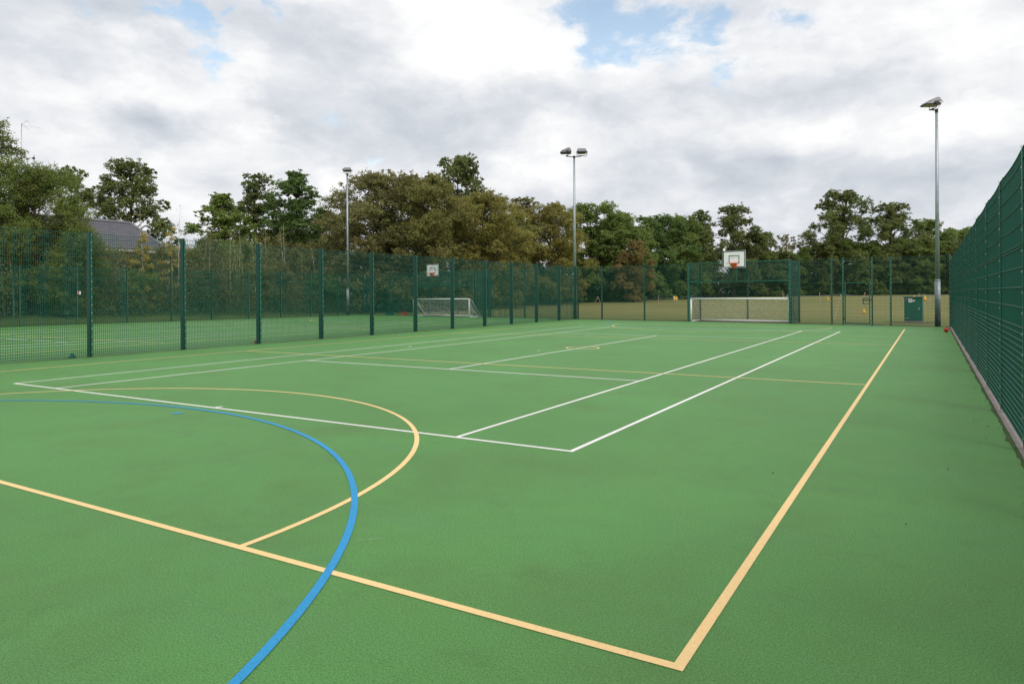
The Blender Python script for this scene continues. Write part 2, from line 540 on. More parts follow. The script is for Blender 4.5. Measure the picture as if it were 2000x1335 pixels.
LEAF = {
    'brown': leaf_mat('brown_olive_leaves', (0.066, 0.068, 0.025), (0.138, 0.131, 0.054), (0.118, 0.092, 0.043)),
    'olive': leaf_mat('olive_leaves', (0.064, 0.068, 0.020), (0.140, 0.130, 0.044), (0.112, 0.092, 0.038)),
    'gold': leaf_mat('olive_gold_leaves', (0.076, 0.080, 0.020), (0.170, 0.152, 0.046), (0.130, 0.102, 0.036)),
    'oak': leaf_mat('dark_oak_leaves', (0.044, 0.062, 0.020), (0.112, 0.130, 0.042), (0.085, 0.080, 0.026)),
    'green': leaf_mat('mid_green_leaves', (0.048, 0.075, 0.019), (0.122, 0.150, 0.042), None),
    'deep': leaf_mat('deep_green_leaves', (0.036, 0.064, 0.018), (0.088, 0.124, 0.038), None),
    'fresh': leaf_mat('fresh_green_leaves', (0.055, 0.085, 0.017), (0.135, 0.165, 0.040), None),
    'willow': leaf_mat('soft_green_leaves', (0.048, 0.068, 0.016), (0.112, 0.136, 0.036), (0.092, 0.084, 0.030), 0.42),
    'orange': leaf_mat('russet_leaves', (0.082, 0.066, 0.024), (0.165, 0.128, 0.054), (0.062, 0.072, 0.022)),
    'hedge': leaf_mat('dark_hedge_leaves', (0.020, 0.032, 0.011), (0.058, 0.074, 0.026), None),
    'bramble': leaf_mat('bramble_leaves', (0.034, 0.044, 0.014), (0.105, 0.100, 0.040), (0.090, 0.062, 0.032)),
    'sapling': leaf_mat('sapling_leaves', (0.080, 0.088, 0.026), (0.180, 0.160, 0.058), (0.160, 0.120, 0.055)),
    'scrub': leaf_mat('scrub_leaves', (0.046, 0.054, 0.018), (0.115, 0.110, 0.042), (0.100, 0.078, 0.040)),
    'larch': leaf_mat('yellow_larch_needles', (0.150, 0.122, 0.030), (0.290, 0.225, 0.070), None),
    'larch_green': leaf_mat('olive_larch_needles', (0.070, 0.066, 0.020), (0.135, 0.110, 0.040), None),
}

# ------------------------------------------------------------------ ground


def sm(t):
    t = min(1, max(0, t))
    return t * t * (3 - 2 * t)


def terrain(x, y):
    a = 1.15 * min(1.3, max(0, (y - 36 - max(0, -x - 10) * 0.1) / 68))
    b = 0.45 * sm((-x - 33.5) / 5)
    return max(a, b)


FAR = lambda x: 32.25 - 0.14 * (x + 9.87)          # far fence line
BACK = lambda y: -32.4 + 0.13 * (y - 11.9)         # left court's back fence line


def ground():
    xs = [-900, -400, -200, -140] + list(np.arange(-110, 61, 2.5)) + [80, 120, 200, 400, 900]
    ys = [-400, -100, -40, -15] + list(np.arange(-5, 141, 2.5)) + [170, 220, 320, 500, 1200]
    mb = MB()
    rnd = random.Random(3)
    vs = []
    for y in ys:
        for x in xs:
            z = terrain(x, y)
            if y > 38 or x < -36:
                z += rnd.uniform(-0.03, 0.03)
            vs.append((x, y, z - 0.012))
    n = len(xs)
    fs = [(j * n + i, j * n + i + 1, (j + 1) * n + i + 1, (j + 1) * n + i) for j in range(len(ys) - 1) for i in range(n - 1)]
    mb.add(vs, fs)
    tag(mb.build('grass_field', M['grass'], smooth=True), kind='structure')


ground()
mb = MB()
mb.add([(BACK(-16) + 0.15, -16, 0), (9.25, -16, 0), (9.25, FAR(9.25) - 0.12, 0), (BACK(34.9) + 0.15, FAR(-29.4) - 0.12, 0)], [(0, 1, 2, 3)])
tag(mb.build('court_surface', M['court']), kind='structure')
# bare soil strips under the far and back fences
mb = MB()
mb.add([(9.6, FAR(9.6) - 0.3, -0.006), (9.6, FAR(9.6) + 0.75, -0.006), (-30.5, FAR(-30.5) + 0.8, -0.006), (-30.5, FAR(-30.5) - 0.3, -0.006)], [(0, 1, 2, 3)])
mb.add([(BACK(-10) + 0.3, -10, -0.005), (BACK(36) + 0.3, 36, -0.005), (BACK(36) - 0.6, 36, -0.005), (BACK(-10) - 0.9, -10, -0.005)], [(0, 1, 2, 3)])
tag(mb.build('soil_strip', M['soil']), kind='structure')
mb = MB()
y = -16.0
rk = random.Random(5)
while y < 29.5:
    mb.box((9.262 + rk.uniform(-0.003, 0.003), y + 0.455, -0.033 + rk.uniform(0, 0.006)), (0.085, 0.905, 0.08))
    y += 0.915
tag(mb.build('kerb_edging', M['kerb']), kind='structure')

# contact shade painted as dark strips along the feet of the two near fences
M['foot_shade'] = paint('painted_foot_shade', (0.055, 0.095, 0.032), 0.95, 0.2, var=0.4, scale=9, bump=0.6, bscale=60, blotch_col=(0.06, 0.045, 0.028), dscale=3)
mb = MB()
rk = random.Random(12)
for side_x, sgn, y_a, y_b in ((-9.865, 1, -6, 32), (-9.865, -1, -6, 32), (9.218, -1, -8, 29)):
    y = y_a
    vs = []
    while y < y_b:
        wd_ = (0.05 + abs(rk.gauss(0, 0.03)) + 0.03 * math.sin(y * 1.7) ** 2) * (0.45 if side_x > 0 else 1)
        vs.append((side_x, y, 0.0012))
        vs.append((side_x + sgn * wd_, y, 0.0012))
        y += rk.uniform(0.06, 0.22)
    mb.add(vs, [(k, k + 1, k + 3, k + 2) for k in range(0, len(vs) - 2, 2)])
tag(mb.build('contact_shade_strip', M['foot_shade']), kind='structure')

# ------------------------------------------------------------------ painted markings


def strip(mb, p, q, wdt, z):
    p, q = Vector((*p, z)), Vector((*q, z))
    t = (q - p).normalized()
    n = Vector((-t.y, t.x, 0)) * wdt / 2
    mb.add([p - n, q - n, q + n, p + n], [(0, 1, 2, 3)])


def arc(mb, c, r, a0, a1, wdt, z, n=90):
    vs, fs = [], []
    for i in range(n + 1):
        a = R(a0 + (a1 - a0) * i / n)
        for rr in (r - wdt / 2, r + wdt / 2):
            vs.append((c[0] + rr * math.cos(a), c[1] + rr * math.sin(a), z))
    for i in range(n):
        k = 2 * i
        fs.append((k, k + 1, k + 3, k + 2))
    mb.add(vs, fs)


def tennis(ox, oy):
    mb = MB()
    z = 0.0018
    L, D, S, w_ = 23.77, 5.485, 4.115, 0.05
    for x in (-D, D):
        strip(mb, (ox + x, oy - w_ / 2), (ox + x, oy + L + w_ / 2), w_, z)
    for y_ in (0, L):
        strip(mb, (ox - D + w_ / 2, oy + y_), (ox + D - w_ / 2, oy + y_), w_, z)
    for x in (-S, S):
        strip(mb, (ox + x, oy + w_ / 2), (ox + x, oy + L - w_ / 2), w_, z)
    for y_ in (5.54, 18.3):
        strip(mb, (ox - S + w_ / 2, oy + y_), (ox + S - w_ / 2, oy + y_), w_, z)
    strip(mb, (ox, oy + 5.565), (ox, oy + 18.275), w_, z)
    for y_, s_ in ((0, 1), (L, -1)):
        strip(mb, (ox + 0.05, oy + y_ + s_ * 0.025), (ox + 0.05, oy + y_ + s_ * 0.13), w_, z)
    return mb


tag(tennis(0, 0).build('tennis_lines', M['white_line']), kind='structure')
tag(tennis(-20.6, 0.9).build('tennis_lines', M['white_line']), kind='structure')


def netball(ox, oy, xl):
    mb = MB()
    z = 0.0034
    x0, x1, y0, y1, w_ = xl, 7.625, -3.365, 26.85, 0.05
    strip(mb, (ox + x1 - w_ / 2, oy + y0), (ox + x1 - w_ / 2, oy + y1), w_, z)
    strip(mb, (ox + x0, oy + y0), (ox + x0 + 0.45, oy + y1), w_, z)
    strip(mb, (ox + x0, oy + y0 + w_ / 2), (ox + x1 - w_, oy + y0 + w_ / 2), w_, z)
    strip(mb, (ox + x0 + 0.45, oy + y1 - w_ / 2), (ox + x1 - w_, oy + y1 - w_ / 2), w_, z)
    strip(mb, (ox + x0 + 0.16, oy + 6.78), (ox + x1 - w_, oy + 6.78), w_, z)
    strip(mb, (ox + x0 + 0.3, oy + 16.8), (ox + x1 - w_, oy + 16.8), w_, z)
    arc(mb, (ox, oy + y0 + w_), 4.865, -0.5, 180.5, w_, z - 0.0007)
    arc(mb, (ox, oy + y1 - w_), 4.865, 179.5, 360.5, w_, z - 0.0007)
    arc(mb, (ox + 0.03, oy + 11.92), 0.46, 0, 360, w_, z, 48)
    return mb


tag(netball(0, 0, -8.0).build('netball_lines', M['beige_line']), kind='structure')
tag(netball(-20.6, 0.9, -7.6).build('netball_lines', M['beige_line']), kind='structure')


def football(ox, oy, y0=-6.8, y1=30.55):
    mb = MB()
    z = 0.005
    arc(mb, (ox, oy + y0), 6.6, 0, 180, 0.050, z, 120)
    arc(mb, (ox, oy + y1), 6.6, 188, 352, 0.050, z, 120)
    strip(mb, (ox - 0.03, oy - 0.56), (ox + 0.09, oy - 0.50), 0.09, z)
    return mb


tag(football(0, 0).build('football_lines', M['blue_line']), kind='structure')
tag(football(-20.6, 0.9).build('football_lines', M['blue_line']), kind='structure')
# chalk scuff by the blue arc
mb = MB()
for i in range(22):
    f = i / 21
    px, py = 5.395 + 0.125 * f, -2.91 + 0.122 * f
    for k in range(2):
        rr = random.Random(i * 3 + k)
        if rr.random() < 0.45:
            continue
        strip(mb, (px + rr.uniform(-.01, .01), py + rr.uniform(-.008, .008)), (px + 0.012 + rr.uniform(-.006, .006), py + 0.009), rr.uniform(0.001, 0.0028), 0.0035 + 0.0002 * k + 0.00002 * i)
tag(mb.build('chalk_mark', paint('chalk_dust', (0.34, 0.46, 0.34), 0.9)), kind='structure')

# ------------------------------------------------------------------ fences
LOW = [0.05 + 0.066 * i for i in range(18)]            # close bars up to 1.2 m


def bars(H):
    z = LOW + [LOW[-1] + 0.2 * i for i in range(1, 5)]
    joint = z[-1]
    z += [joint + 0.035]
    k = joint + 0.035
    while k + 0.2 < H - 0.05:
        k += 0.2
        z.append(k)
    z.append(H - 0.01)
    return z


_panels = {}


def panel_mesh(L, H, bulge=0.0, zlo=0.04, zs=None):
    key = (round(L, 2), round(H, 2), bulge, zlo)
    if key in _panels:
        return _panels[key]
    mb = MB()
    zs = zs or bars(H)
    seg = 10 if bulge else 1
    prof = lambda x, z: bulge * math.sin(math.pi * x / L) * min(1.0, max(0.12, (z - 0.7) / 1.3))
    nv = max(2, int(round(L / 0.05)))
    for i in range(nv + 1):
        x = L * i / nv
        if bulge:
            mb.tube([(x, prof(x, zz), zz) for zz in (zlo, H * .33, H * .66, H)], 0.0034, 6, False)
        else:
            mb.tube([(x, 0, zlo), (x, 0, H)], 0.0045, 4, False, math.pi / 4)
    for z in zs:
        for s in (-1, 1):
            mb.tube([(L * k / seg, s * 0.0075 + prof(L * k / seg, z), z) for k in range(seg + 1)], 0.0046 if bulge else 0.0055, 6 if bulge else 4, False, math.pi / 4)
    me = mb.mesh('mesh_panel', M['fence'], bool(bulge))
    _panels[key] = me
    return me


_posts = {}


def post_mesh(H, wid, dep, side):
    """box post behind the mesh; local X along the fence, -Y*side is the bolted face"""
    key = (H, wid, dep, side)
    if key not in _posts:
        p = MB()
        p.box((0, side * (dep / 2 + 0.016), (H + 0.03) / 2), (wid, dep, H + 0.03))
        p.box((0, side * (dep / 2 + 0.016), H + 0.034), (wid + 0.008, dep + 0.008, 0.008))
        c = MB()
        c.box((0, -side * 0.017, H / 2), (0.045, 0.006, H - 0.06))
        c.cur = 1
        z = 0.12
        while z < H:
            c.box((0.0, -side * 0.024, z), (0.02, 0.008, 0.02))
            z += 0.2
        _posts[key] = (p.mesh('post', M['post']), c.mesh('clamp_bar', [M['fence_strip'], M['bolt']]))
    return _posts[key]


def fence(name, label, pts, H, side, wid=0.06, dep=0.12, bulge=0.0, skip=(), post_skip=(), parent=None):
    root = empty(name, (pts[0][0], pts[0][1], 0), label, 'fence')
    base = Vector((pts[0][0], pts[0][1], 0))
    for i, p in enumerate(pts):
        a = pts[min(i, len(pts) - 2)]
        b = pts[min(i, len(pts) - 2) + 1]
        ang = math.atan2(b[1] - a[1], b[0] - a[0])
        loc = Vector((p[0], p[1], 0)) - base
        if i not in post_skip:
            pm, cm = post_mesh(H, wid, dep, side)
            po = link('post', pm, root, loc, ang)
            link('clamp_bar', cm, po)
        if i < len(pts) - 1 and i not in skip:
            L = math.hypot(b[0] - a[0], b[1] - a[1])
            me = panel_mesh(L, H, bulge * (1 if side > 0 else -1))
            link('mesh_panel', me, root, loc, ang)
    return root


LX = -9.87
ly = [-4.2, -1.57, 1.05, 3.68, 6.29, 8.92, 11.6, 14.21, 16.87, 19.5, 22.16, 24.67, 27.34, 30.05, 32.2]
fence('dividing_fence', 'tall green mesh fence between the two courts, running away beside the white tramlines', [(LX, y) for y in ly], 3.15, 1, 0.05, 0.15)

ry = [-6.3, -3.5, -0.7, 2.12, 4.68, 7.2, 10.2, 13.75, 17.6, 21.6, 25.6, 29.55]
ry = [-8.0, -5.47, -2.94, -0.41, 2.12, 4.65, 7.18, 9.9, 12.4, 14.9, 17.4, 19.9, 22.4, 24.9, 27.3, 29.5]
fence('side_fence', 'long green mesh fence at the right edge, seen nearly end on above a concrete edging', [(9.275, y) for y in ry], 2.93, -1, 0.05, 0.06, bulge=0.018)

fx = [-9.8, -8.13, -5.36, -2.75]
fence('far_fence', 'green mesh fence across the far end between corner floodlight and goal recess', [(x, FAR(x)) for x in fx], 3.13, 1, 0.06, 0.06)
fx2 = [2.62, 4.47, 4.97, 6.2, 6.96, 9.24]
gate_fence = fence('far_fence', 'green mesh fence at the far end right of the goal recess, holding the gate', [(x, FAR(x)) for x in fx2], 3.13, 1, 0.06, 0.06, skip=(2,))
# mesh above the gate
a_, b_ = (4.97, FAR(4.97)), (6.2, FAR(6.2))
ang = math.atan2(b_[1] - a_[1], b_[0] - a_[0])
Lg = math.hypot(b_[0] - a_[0], b_[1] - a_[1])
gb = Vector((fx2[0], FAR(fx2[0]), 0))
link('mesh_panel', panel_mesh(Lg, 3.13, 0.0, 2.06, [z for z in bars(3.13) if z > 2.06] + [2.07]), gate_fence, Vector((a_[0], a_[1], 0)) - gb, ang)

fence('far_fence', 'green mesh fence at the end of the left court, left of its goal recess', [(x, FAR(x)) for x in (-29.3, -26.7, -24.05)], 3.13, 1, 0.06, 0.06)
fence('far_fence', 'green mesh fence at the end of the left court, between recess and corner floodlight', [(x, FAR(x)) for x in (-18.1, -16.7, -13.84, -11.2, -9.95)], 3.13, 1, 0.06, 0.06)
by = [-3.2, -0.6, 2.0, 4.6, 7.2, 9.6, 12.1, 14.79, 17.41, 19.96, 22.52, 25.09, 27.53, 29.96, 32.36, 34.85]
bfence = fence('back_fence', 'green mesh fence along the back of the left court below the saplings', [(BACK(y), y) for y in by], 3.2, 1, 0.06, 0.06)
mb = MB()
mb.box((0, 0, 0), (0.012, 0.17, 0.17))
mb.cur = 1
mb.box((0.0075, -0.045, 0), (0.003, 0.06, 0.15))
sg = mb.build('warning_sign', [M['white'], M['red_box']], bfence, loc=Vector((BACK(14.79) + 0.05, 14.86, 1.75)) - Vector((BACK(by[0]), by[0], 0)))

# gate in the far fence (moves on its own hinges, hangs in the fence)
gate = empty('gate', (a_[0], a_[1], 0), 'green framed mesh gate with a boxed latch, right of the goal recess', 'gate', rz=ang)
mb = MB()
T = 0.05
x0, x1, zt, zb = 0.10, Lg - 0.09, 2.0, 0.05
mb.box((x0, 0, (zt + zb) / 2), (T, T, zt - zb))
mb.box((x1, 0, (zt + zb) / 2), (T, T, zt - zb))
mb.box(((x0 + x1) / 2, 0, zt - T / 2 - 0.002), (x1 - x0 - T, T, T))
mb.box(((x0 + x1) / 2, 0, zb + T / 2 + 0.002), (x1 - x0 - T, T, T))
mb.build('frame', M['fence_strip'], gate)
link('mesh_panel', panel_mesh(x1 - x0 - 0.06, 1.95, 0.0, 0.09, [z for z in bars(3.0) if 0.1 < z < 1.94]), gate, (x0 + 0.03, 0.03, 0))
mb = MB()
mb.box((x1 - 0.16, -0.01, 1.245), (0.26, 0.06, 0.05))
mb.box((x1 - 0.16, -0.01, 0.985), (0.26, 0.06, 0.035))
mb.box((x1 - 0.275, -0.01, 1.11), (0.035, 0.06, 0.215))
mb.build('latch_box', M['fence_strip'], gate)
mb = MB()
mb.box((x1 - 0.08, -0.05, 1.16), (0.42, 0.03, 0.045))
mb.build('latch_bolt', M['black'], gate)
for hz in (0.3, 1.7):
    mb = MB()
    mb.tube([(x0 - 0.055, -0.02, hz - 0.06), (x0 - 0.055, -0.02, hz + 0.06)], 0.018, 8)
    mb.box((x0 - 0.03, -0.03, hz), (0.06, 0.02, 0.05))
    mb.build('hinge', M['black'], gate)


def goal_cage(xl, xr, label, zt=3.16):
    """recess behind the fence line: front portal, side returns, rear mesh"""
    A, B = Vector((xl, FAR(xl), 0)), Vector((xr, FAR(xr), 0))
    ang = math.atan2(B.y - A.y, B.x - A.x)
    L = (B - A).length
    root = empty('goal_recess', A, label, 'ball fence', rz=ang)
    D = 1.55
    for x, y, tall in ((0, 0, 1), (L, 0, 1), (0, D, 1), (L, D, 1), (L * 0.5, D, 1)):
        mb = MB()
        mb.box((x, y, zt / 2), (0.08, 0.06, zt))
        mb.box((x, y, zt + 0.005), (0.088, 0.068, 0.01))
        mb.cur = 1
        z = 0.12
        while z < zt:
            mb.box((x, y - 0.034, z), (0.018, 0.008, 0.018))
            z += 0.2
        mb.build('post', [M['post'] if y else M['fence_strip'], M['bolt']], root)
    mb = MB()
    mb.box((L / 2, 0, 2.13), (L - 0.082, 0.055, 0.06))
    mb.build('crossbar', M['fence_strip'], root)
    mb = MB()
    mb.box((L / 2, 0, zt - 0.03), (L - 0.082, 0.05, 0.05))
    mb.build('top_rail', M['fence_strip'], root)
    mb = MB()
    mb.box((L / 2, -0.006, (2.165 + zt - 0.06) / 2), (0.04, 0.03, zt - 0.06 - 2.165))
    mb.build('mullion', M['fence_strip'], root)
    up = [2.18, 2.36, 2.56, 2.76, 2.96, 3.08]
    link('mesh_panel', panel_mesh(L - 0.1, 3.1, 0.0, 2.17, up), root, (0.05, 0.03, 0))
    for k in range(2):
        link('mesh_panel', panel_mesh(L / 2 - 0.1, 3.13), root, (0.05 + k * L / 2, D - 0.05, 0))
    for x in (0, L):
        link('mesh_panel', panel_mesh(D - 0.08, 3.13), root, (x + (0.03 if x else -0.03), 0.04, 0), math.pi / 2)
    return A, ang, L


def hoop_board(A, ang, L, label, shift=0.17, OUT=-0.75):
    """backboard carried on arms in front of the recess"""
    root = empty('basketball_hoop', A + Vector((math.cos(ang), math.sin(ang), 0)) * (L * 0.5 + shift), label, 'basketball hoop', rz=ang)
    BW, BH, Z0 = 1.13, 0.82, 2.83
    mb = MB()
    mb.box((0, OUT, Z0 + BH / 2), (BW, 0.024, BH))
    board = mb.build('backboard', M['board'], root)
    mb = MB()                                                     # aluminium edge
    e = 0.022
    for s in (-1, 1):
        mb.box((s * (BW / 2 + e / 2), OUT, Z0 + BH / 2), (e, 0.05, BH + 2 * e))
        mb.box((0, OUT, Z0 + BH / 2 + s * (BH / 2 + e / 2)), (BW, 0.05, e))
    mb.build('edge_trim', M['alu'], board)
    mb = MB()                                                     # painted border and target square
    yf = OUT - 0.0145
    t = 0.038
    for s in (-1, 1):
        mb.box((s * (BW / 2 - t / 2), yf, Z0 + BH / 2), (t, 0.003, BH - 0.004))
    mb.box((0, yf, Z0 + BH - t / 2 - 0.002), (BW - 2 * t, 0.003, t))
    mb.box((0.24, yf, Z0 + t / 2 + 0.002), (BW - 2 * t - 0.48, 0.003, t))
    sw, sh, zc = 0.55, 0.42, Z0 + 0.40
    for s in (-1, 1):
        mb.box((s * (sw / 2 - t / 2), yf, zc), (t, 0.003, sh))
        mb.box((0, yf, zc + s * (sh / 2 - t / 2)), (sw - 2 * t, 0.003, t))
    mb.build('painted_border', M['black'], board)
    mb = MB()                                                     # faint illegible print
    for row in range(3):
        rr = random.Random(row)
        x = -0.2
        while x < 0.2:
            ww = rr.uniform(0.02, 0.05)
            mb.box((x + ww / 2, yf, zc + 0.135 - row * 0.035), (ww, 0.003, 0.012))
            x += ww + 0.012
    mb.build('faded_print', M['grey_text'], board)
    mb = MB()
    rr = random.Random(9)
    x = -0.55
    while x < -0.16:
        ww = rr.uniform(0.012, 0.03)
        mb.box((x + ww / 2, yf, Z0 + 0.035), (ww, 0.003, 0.028))
        x += ww + 0.012
    mb.build('maker_print', M['black'], board)
    # ring and its bracket
    ring = MB()
    zc_ = 3.02
    rc = (0, OUT - 0.02 - 0.15 - 0.225)
    pts = [(rc[0] + 0.235 * math.cos(2 * math.pi * k / 28), rc[1] + 0.235 * math.sin(2 * math.pi * k / 28), zc_) for k in range(29)]
    ring.tube(pts, 0.012, 8, False)
    ro = ring.build('ring', M['orange'], root, smooth=True)
    mb = MB()
    top, bot = [], []
    for sx_, sy_ in ((-1, 0), (1, 0), (1, 1), (-1, 1)):
        top.append((sx_ * 0.17, OUT - 0.014 - sy_ * 0.17, zc_ + 0.012))
        bot.append((sx_ * 0.10 + 0.02, OUT - 0.014 - sy_ * 0.05, zc_ - 0.22))
    mb.prism(None, bot, top)
    mb.build('bracket', M['orange'], ro)
    for s in (-1, 1):
        mb = MB()
        mb.tube([(s * 0.35, -0.035, 3.11), (s * 0.35, OUT + 0.03, 3.45)], 0.02, 8)
        mb.tube([(s * 0.35, -0.035, 2.2), (s * 0.35, OUT + 0.03, 2.98)], 0.02, 8)
        mb.build('support_arm', M['fence_strip'], root)
    return root


def net_grid(mb, P00, P10, P11, P01, nx, ny, sag=0.0, r=0.0042):
    P00, P10, P11, P01 = map(Vector, (P00, P10, P11, P01))
    f = lambda u, v: (P00 * (1 - u) + P10 * u) * (1 - v) + (P01 * (1 - u) + P11 * u) * v + Vector((0, sag * math.sin(math.pi * v) * (0.7 + 0.3 * math.sin(u * 19)), 0))
    for i in range(nx + 1):
        mb.tube([f(i / nx + 0.004 * math.sin(i * 7 + j), j / ny) for j in range(ny + 1)], r, 3, False)
    for j in range(ny + 1):
        mb.tube([f(i / nx, min(1, j / ny)) + Vector((0, 0, 0.012 * math.sin(i * 1.7 + j))) for i in range(nx + 1)], r, 3, False)


def football_goal(A, ang, label, L=5.0, H=1.23, depth=1.15, off=(0.0, -0.15)):
    root = empty('football_goal', A, label, 'goal', rz=ang)
    ox, oy = off
    r = 0.042
    mb = MB()
    mb.tube([(ox, oy, 0.004), (ox, oy, H - r)], r, 12)
    mb.build('goalpost', M['white'], root, True)
    mb = MB()
    mb.tube([(ox + L, oy, 0.004), (ox + L, oy, H - r)], r, 12)
    mb.build('goalpost', M['white'], root, True)
    mb = MB()
    mb.tube([(ox - r, oy, H), (ox + L + r, oy, H)], r, 12)
    mb.build('crossbar', M['white'], root, True)
    for s in (0, L):
        mb = MB()
        mb.tube([(ox + s, oy + 0.045, H - 0.02), (ox + s, oy + 0.25, H - 0.1), (ox + s, oy + depth, 0.06)], 0.022, 8)
        mb.build('stay', M['white'], root, True)
        mb = MB()
        mb.tube([(ox + s, oy + 0.045, 0.035), (ox + s, oy + depth - 0.05, 0.035)], 0.03, 8)
        mb.build('ground_bar', M['white'], root, True)
    mb = MB()
    mb.tube([(ox - 0.03, oy + depth, 0.055), (ox + L + 0.03, oy + depth, 0.055)], 0.05, 10)
    mb.build('rear_bar', M['white'], root, True)
    mb = MB()
    net_grid(mb, (ox, oy + depth, 0.06), (ox + L, oy + depth, 0.06), (ox + L, oy + 0.06, H - 0.03), (ox, oy + 0.06, H - 0.03), 44, 13, -0.22)
    for s in (0, L):
        for k in range(1, 10):
            f = k / 10
            mb.tube([(ox + s, oy + depth * f, 0.06), (ox + s, oy + depth * f * 0.3 + 0.1, (H - 0.05) * (1 - f) + 0.2 * f)], 0.004, 3, False)
            mb.tube([(ox + s, oy + 0.03, H * f), (ox + s, oy + depth * (1 - f * 0.9), max(0.06, H * f - 0.15))], 0.004, 3, False)
    mb.build('net', M['net'], root)
    return root


A, g_ang, gL = goal_cage(-2.72, 2.55, 'green mesh goal recess in the middle of the far fence, ahead of the near court')
hoop_board(A, g_ang, gL, 'white basketball backboard with orange ring on the recess right of the corner floodlight')
football_goal(A, g_ang, 'low white football goal with sagging net inside the far recess right of centre', L=gL - 0.17, off=(0.14, 0.03))
A, g_ang, gL = goal_cage(-24.0, -18.15, 'green mesh goal recess at the end of the left court, seen through the dividing fence')
hoop_board(A, g_ang, gL, 'white basketball backboard seen through the dividing fence, over the left court', -0.02, -0.95)
football_goal(A, g_ang, 'low white football goal seen through the dividing fence at the end of the left court', L=5.35, off=(0.95, -0.9))

# ------------------------------------------------------------------ floodlights


def lamp_head(root, loc, yaw, tilt=6):
    """asymmetric flood: local +X points where it shines"""
    M3 = Matrix.Rotation(yaw, 3, 'Z') @ Matrix.Rotation(R(tilt), 3, 'Y')
    loc = Vector(loc)
    W = 0.29
    prof = [(0.40, 0.0), (0.26, 0.10), (-0.16, 0.235), (-0.26, 0.20), (-0.30, 0.02), (-0.27, -0.035)]
    tap = [1.0, 0.97, 0.80, 0.76, 0.92, 1.0]
    mb = MB()
    f = [M3 @ Vector((x, -W * t, z)) for (x, z), t in zip(prof, tap)]
    b = [M3 @ Vector((x, W * t, z)) for (x, z), t in zip(prof, tap)]
    mb.prism(None, b, f)
    head = mb.build('lamp_head', M['lamp'], root, loc=loc)
    mb = MB()
    q = [M3 @ Vector(p) for p in ((0.36, -0.25, -0.012), (0.36, 0.25, -0.012), (-0.25, 0.25, -0.042), (-0.25, -0.25, -0.042))]
    q2 = [p + M3 @ Vector((0, 0, -0.035)) for p in q]
    q2[2] = q[2] + M3 @ Vector((0, 0, -0.075))
    q2[3] = q[3] + M3 @ Vector((0, 0, -0.075))
    mb.prism(None, q2, q)
    mb.build('glass', M['glass'], head)
    mb = MB()
    for s in (-1, 1):
        mb.tube([M3 @ Vector((-0.02, s * 0.30, 0.05)), M3 @ Vector((-0.04, s * 0.30, -0.16)), M3 @ Vector((-0.04, s * 0.22, -0.235))], 0.014, 6)
    mb.tube([M3 @ Vector((-0.04, -0.22, -0.235)), M3 @ Vector((-0.04, 0.22, -0.235))], 0.016, 6)
    mb.build('stirrup', M['lamp_dark'], head)
    mb = MB()
    mb.box(M3 @ Vector((-0.05, 0.315, -0.02)), (0.16, 0.05, 0.13), mat=M3)
    mb.tube([M3 @ Vector(p) for p in ((-0.1, 0.33, 0.03), (-0.22, 0.40, 0.05), (-0.28, 0.38, -0.02), (-0.2, 0.34, -0.12), (-0.1, 0.30, -0.25), (-0.05, 0.2, -0.33))], 0.009, 6)
    mb.build('control_gear', M['lamp_dark'], head)


def floodlight(xy, H, heads, label):
    root = empty('floodlight_column', (xy[0], xy[1], 0), label, 'floodlight', 'floodlight columns round the courts')
    mb = MB()
    mb.tube([(0, 0, 0.5), (0, 0, 2.0)], 0.115, 16)
    mb.tube([(0, 0, 2.0), (0, 0, 2.07)], [0.115, 0.09], 16)
    mb.build('base_section', M['galv'], root, True)
    mb = MB()
    mb.tube([(0, 0, -0.1), (0, 0, 0.5)], 0.118, 16)
    mb.build('base_coating', M['galv_dark'], root, True)
    mb = MB()
    mb.tube([(0, 0, 2.07), (0, 0, H - 0.38)], [0.088, 0.055], 16)
    mb.build('mast', M['galv'], root, True)
    mb = MB()
    mb.box((0.0, 0.107, 1.1), (0.10, 0.03, 0.5))
    mb.build('access_door', M['galv'], root)
    arm = MB()
    for off, yaw in heads:
        arm.tube([(0, 0, H - 0.40), (off[0], off[1], H - 0.36)], 0.028, 8)
        arm.box((off[0], off[1], H - 0.335), (0.34, 0.09, 0.03), rz=yaw + math.pi / 2)
    arm.tube([(0, 0, H - 0.5), (0, 0, H - 0.34)], 0.065, 12)
    arm.build('head_bracket', M['lamp_dark'], root)
    for off, yaw in heads:
        lamp_head(root, (off[0], off[1], H - 0.10), yaw)


floodlight((8.79, 30.15), 9.95, [((-0.18, -0.08), R(208))], 'single headed grey floodlight column beside the long right fence')
floodlight((-10.15, 32.6), 10.3, [((-0.40, -0.22), R(205)), ((0.40, 0.22), R(-62))], 'twin headed grey floodlight column at the far corner between the courts')
floodlight((-30.75, 34.45), 11.4, [((0.1, -0.12), R(-62))], 'single headed grey floodlight column behind the left court, in front of brown trees')

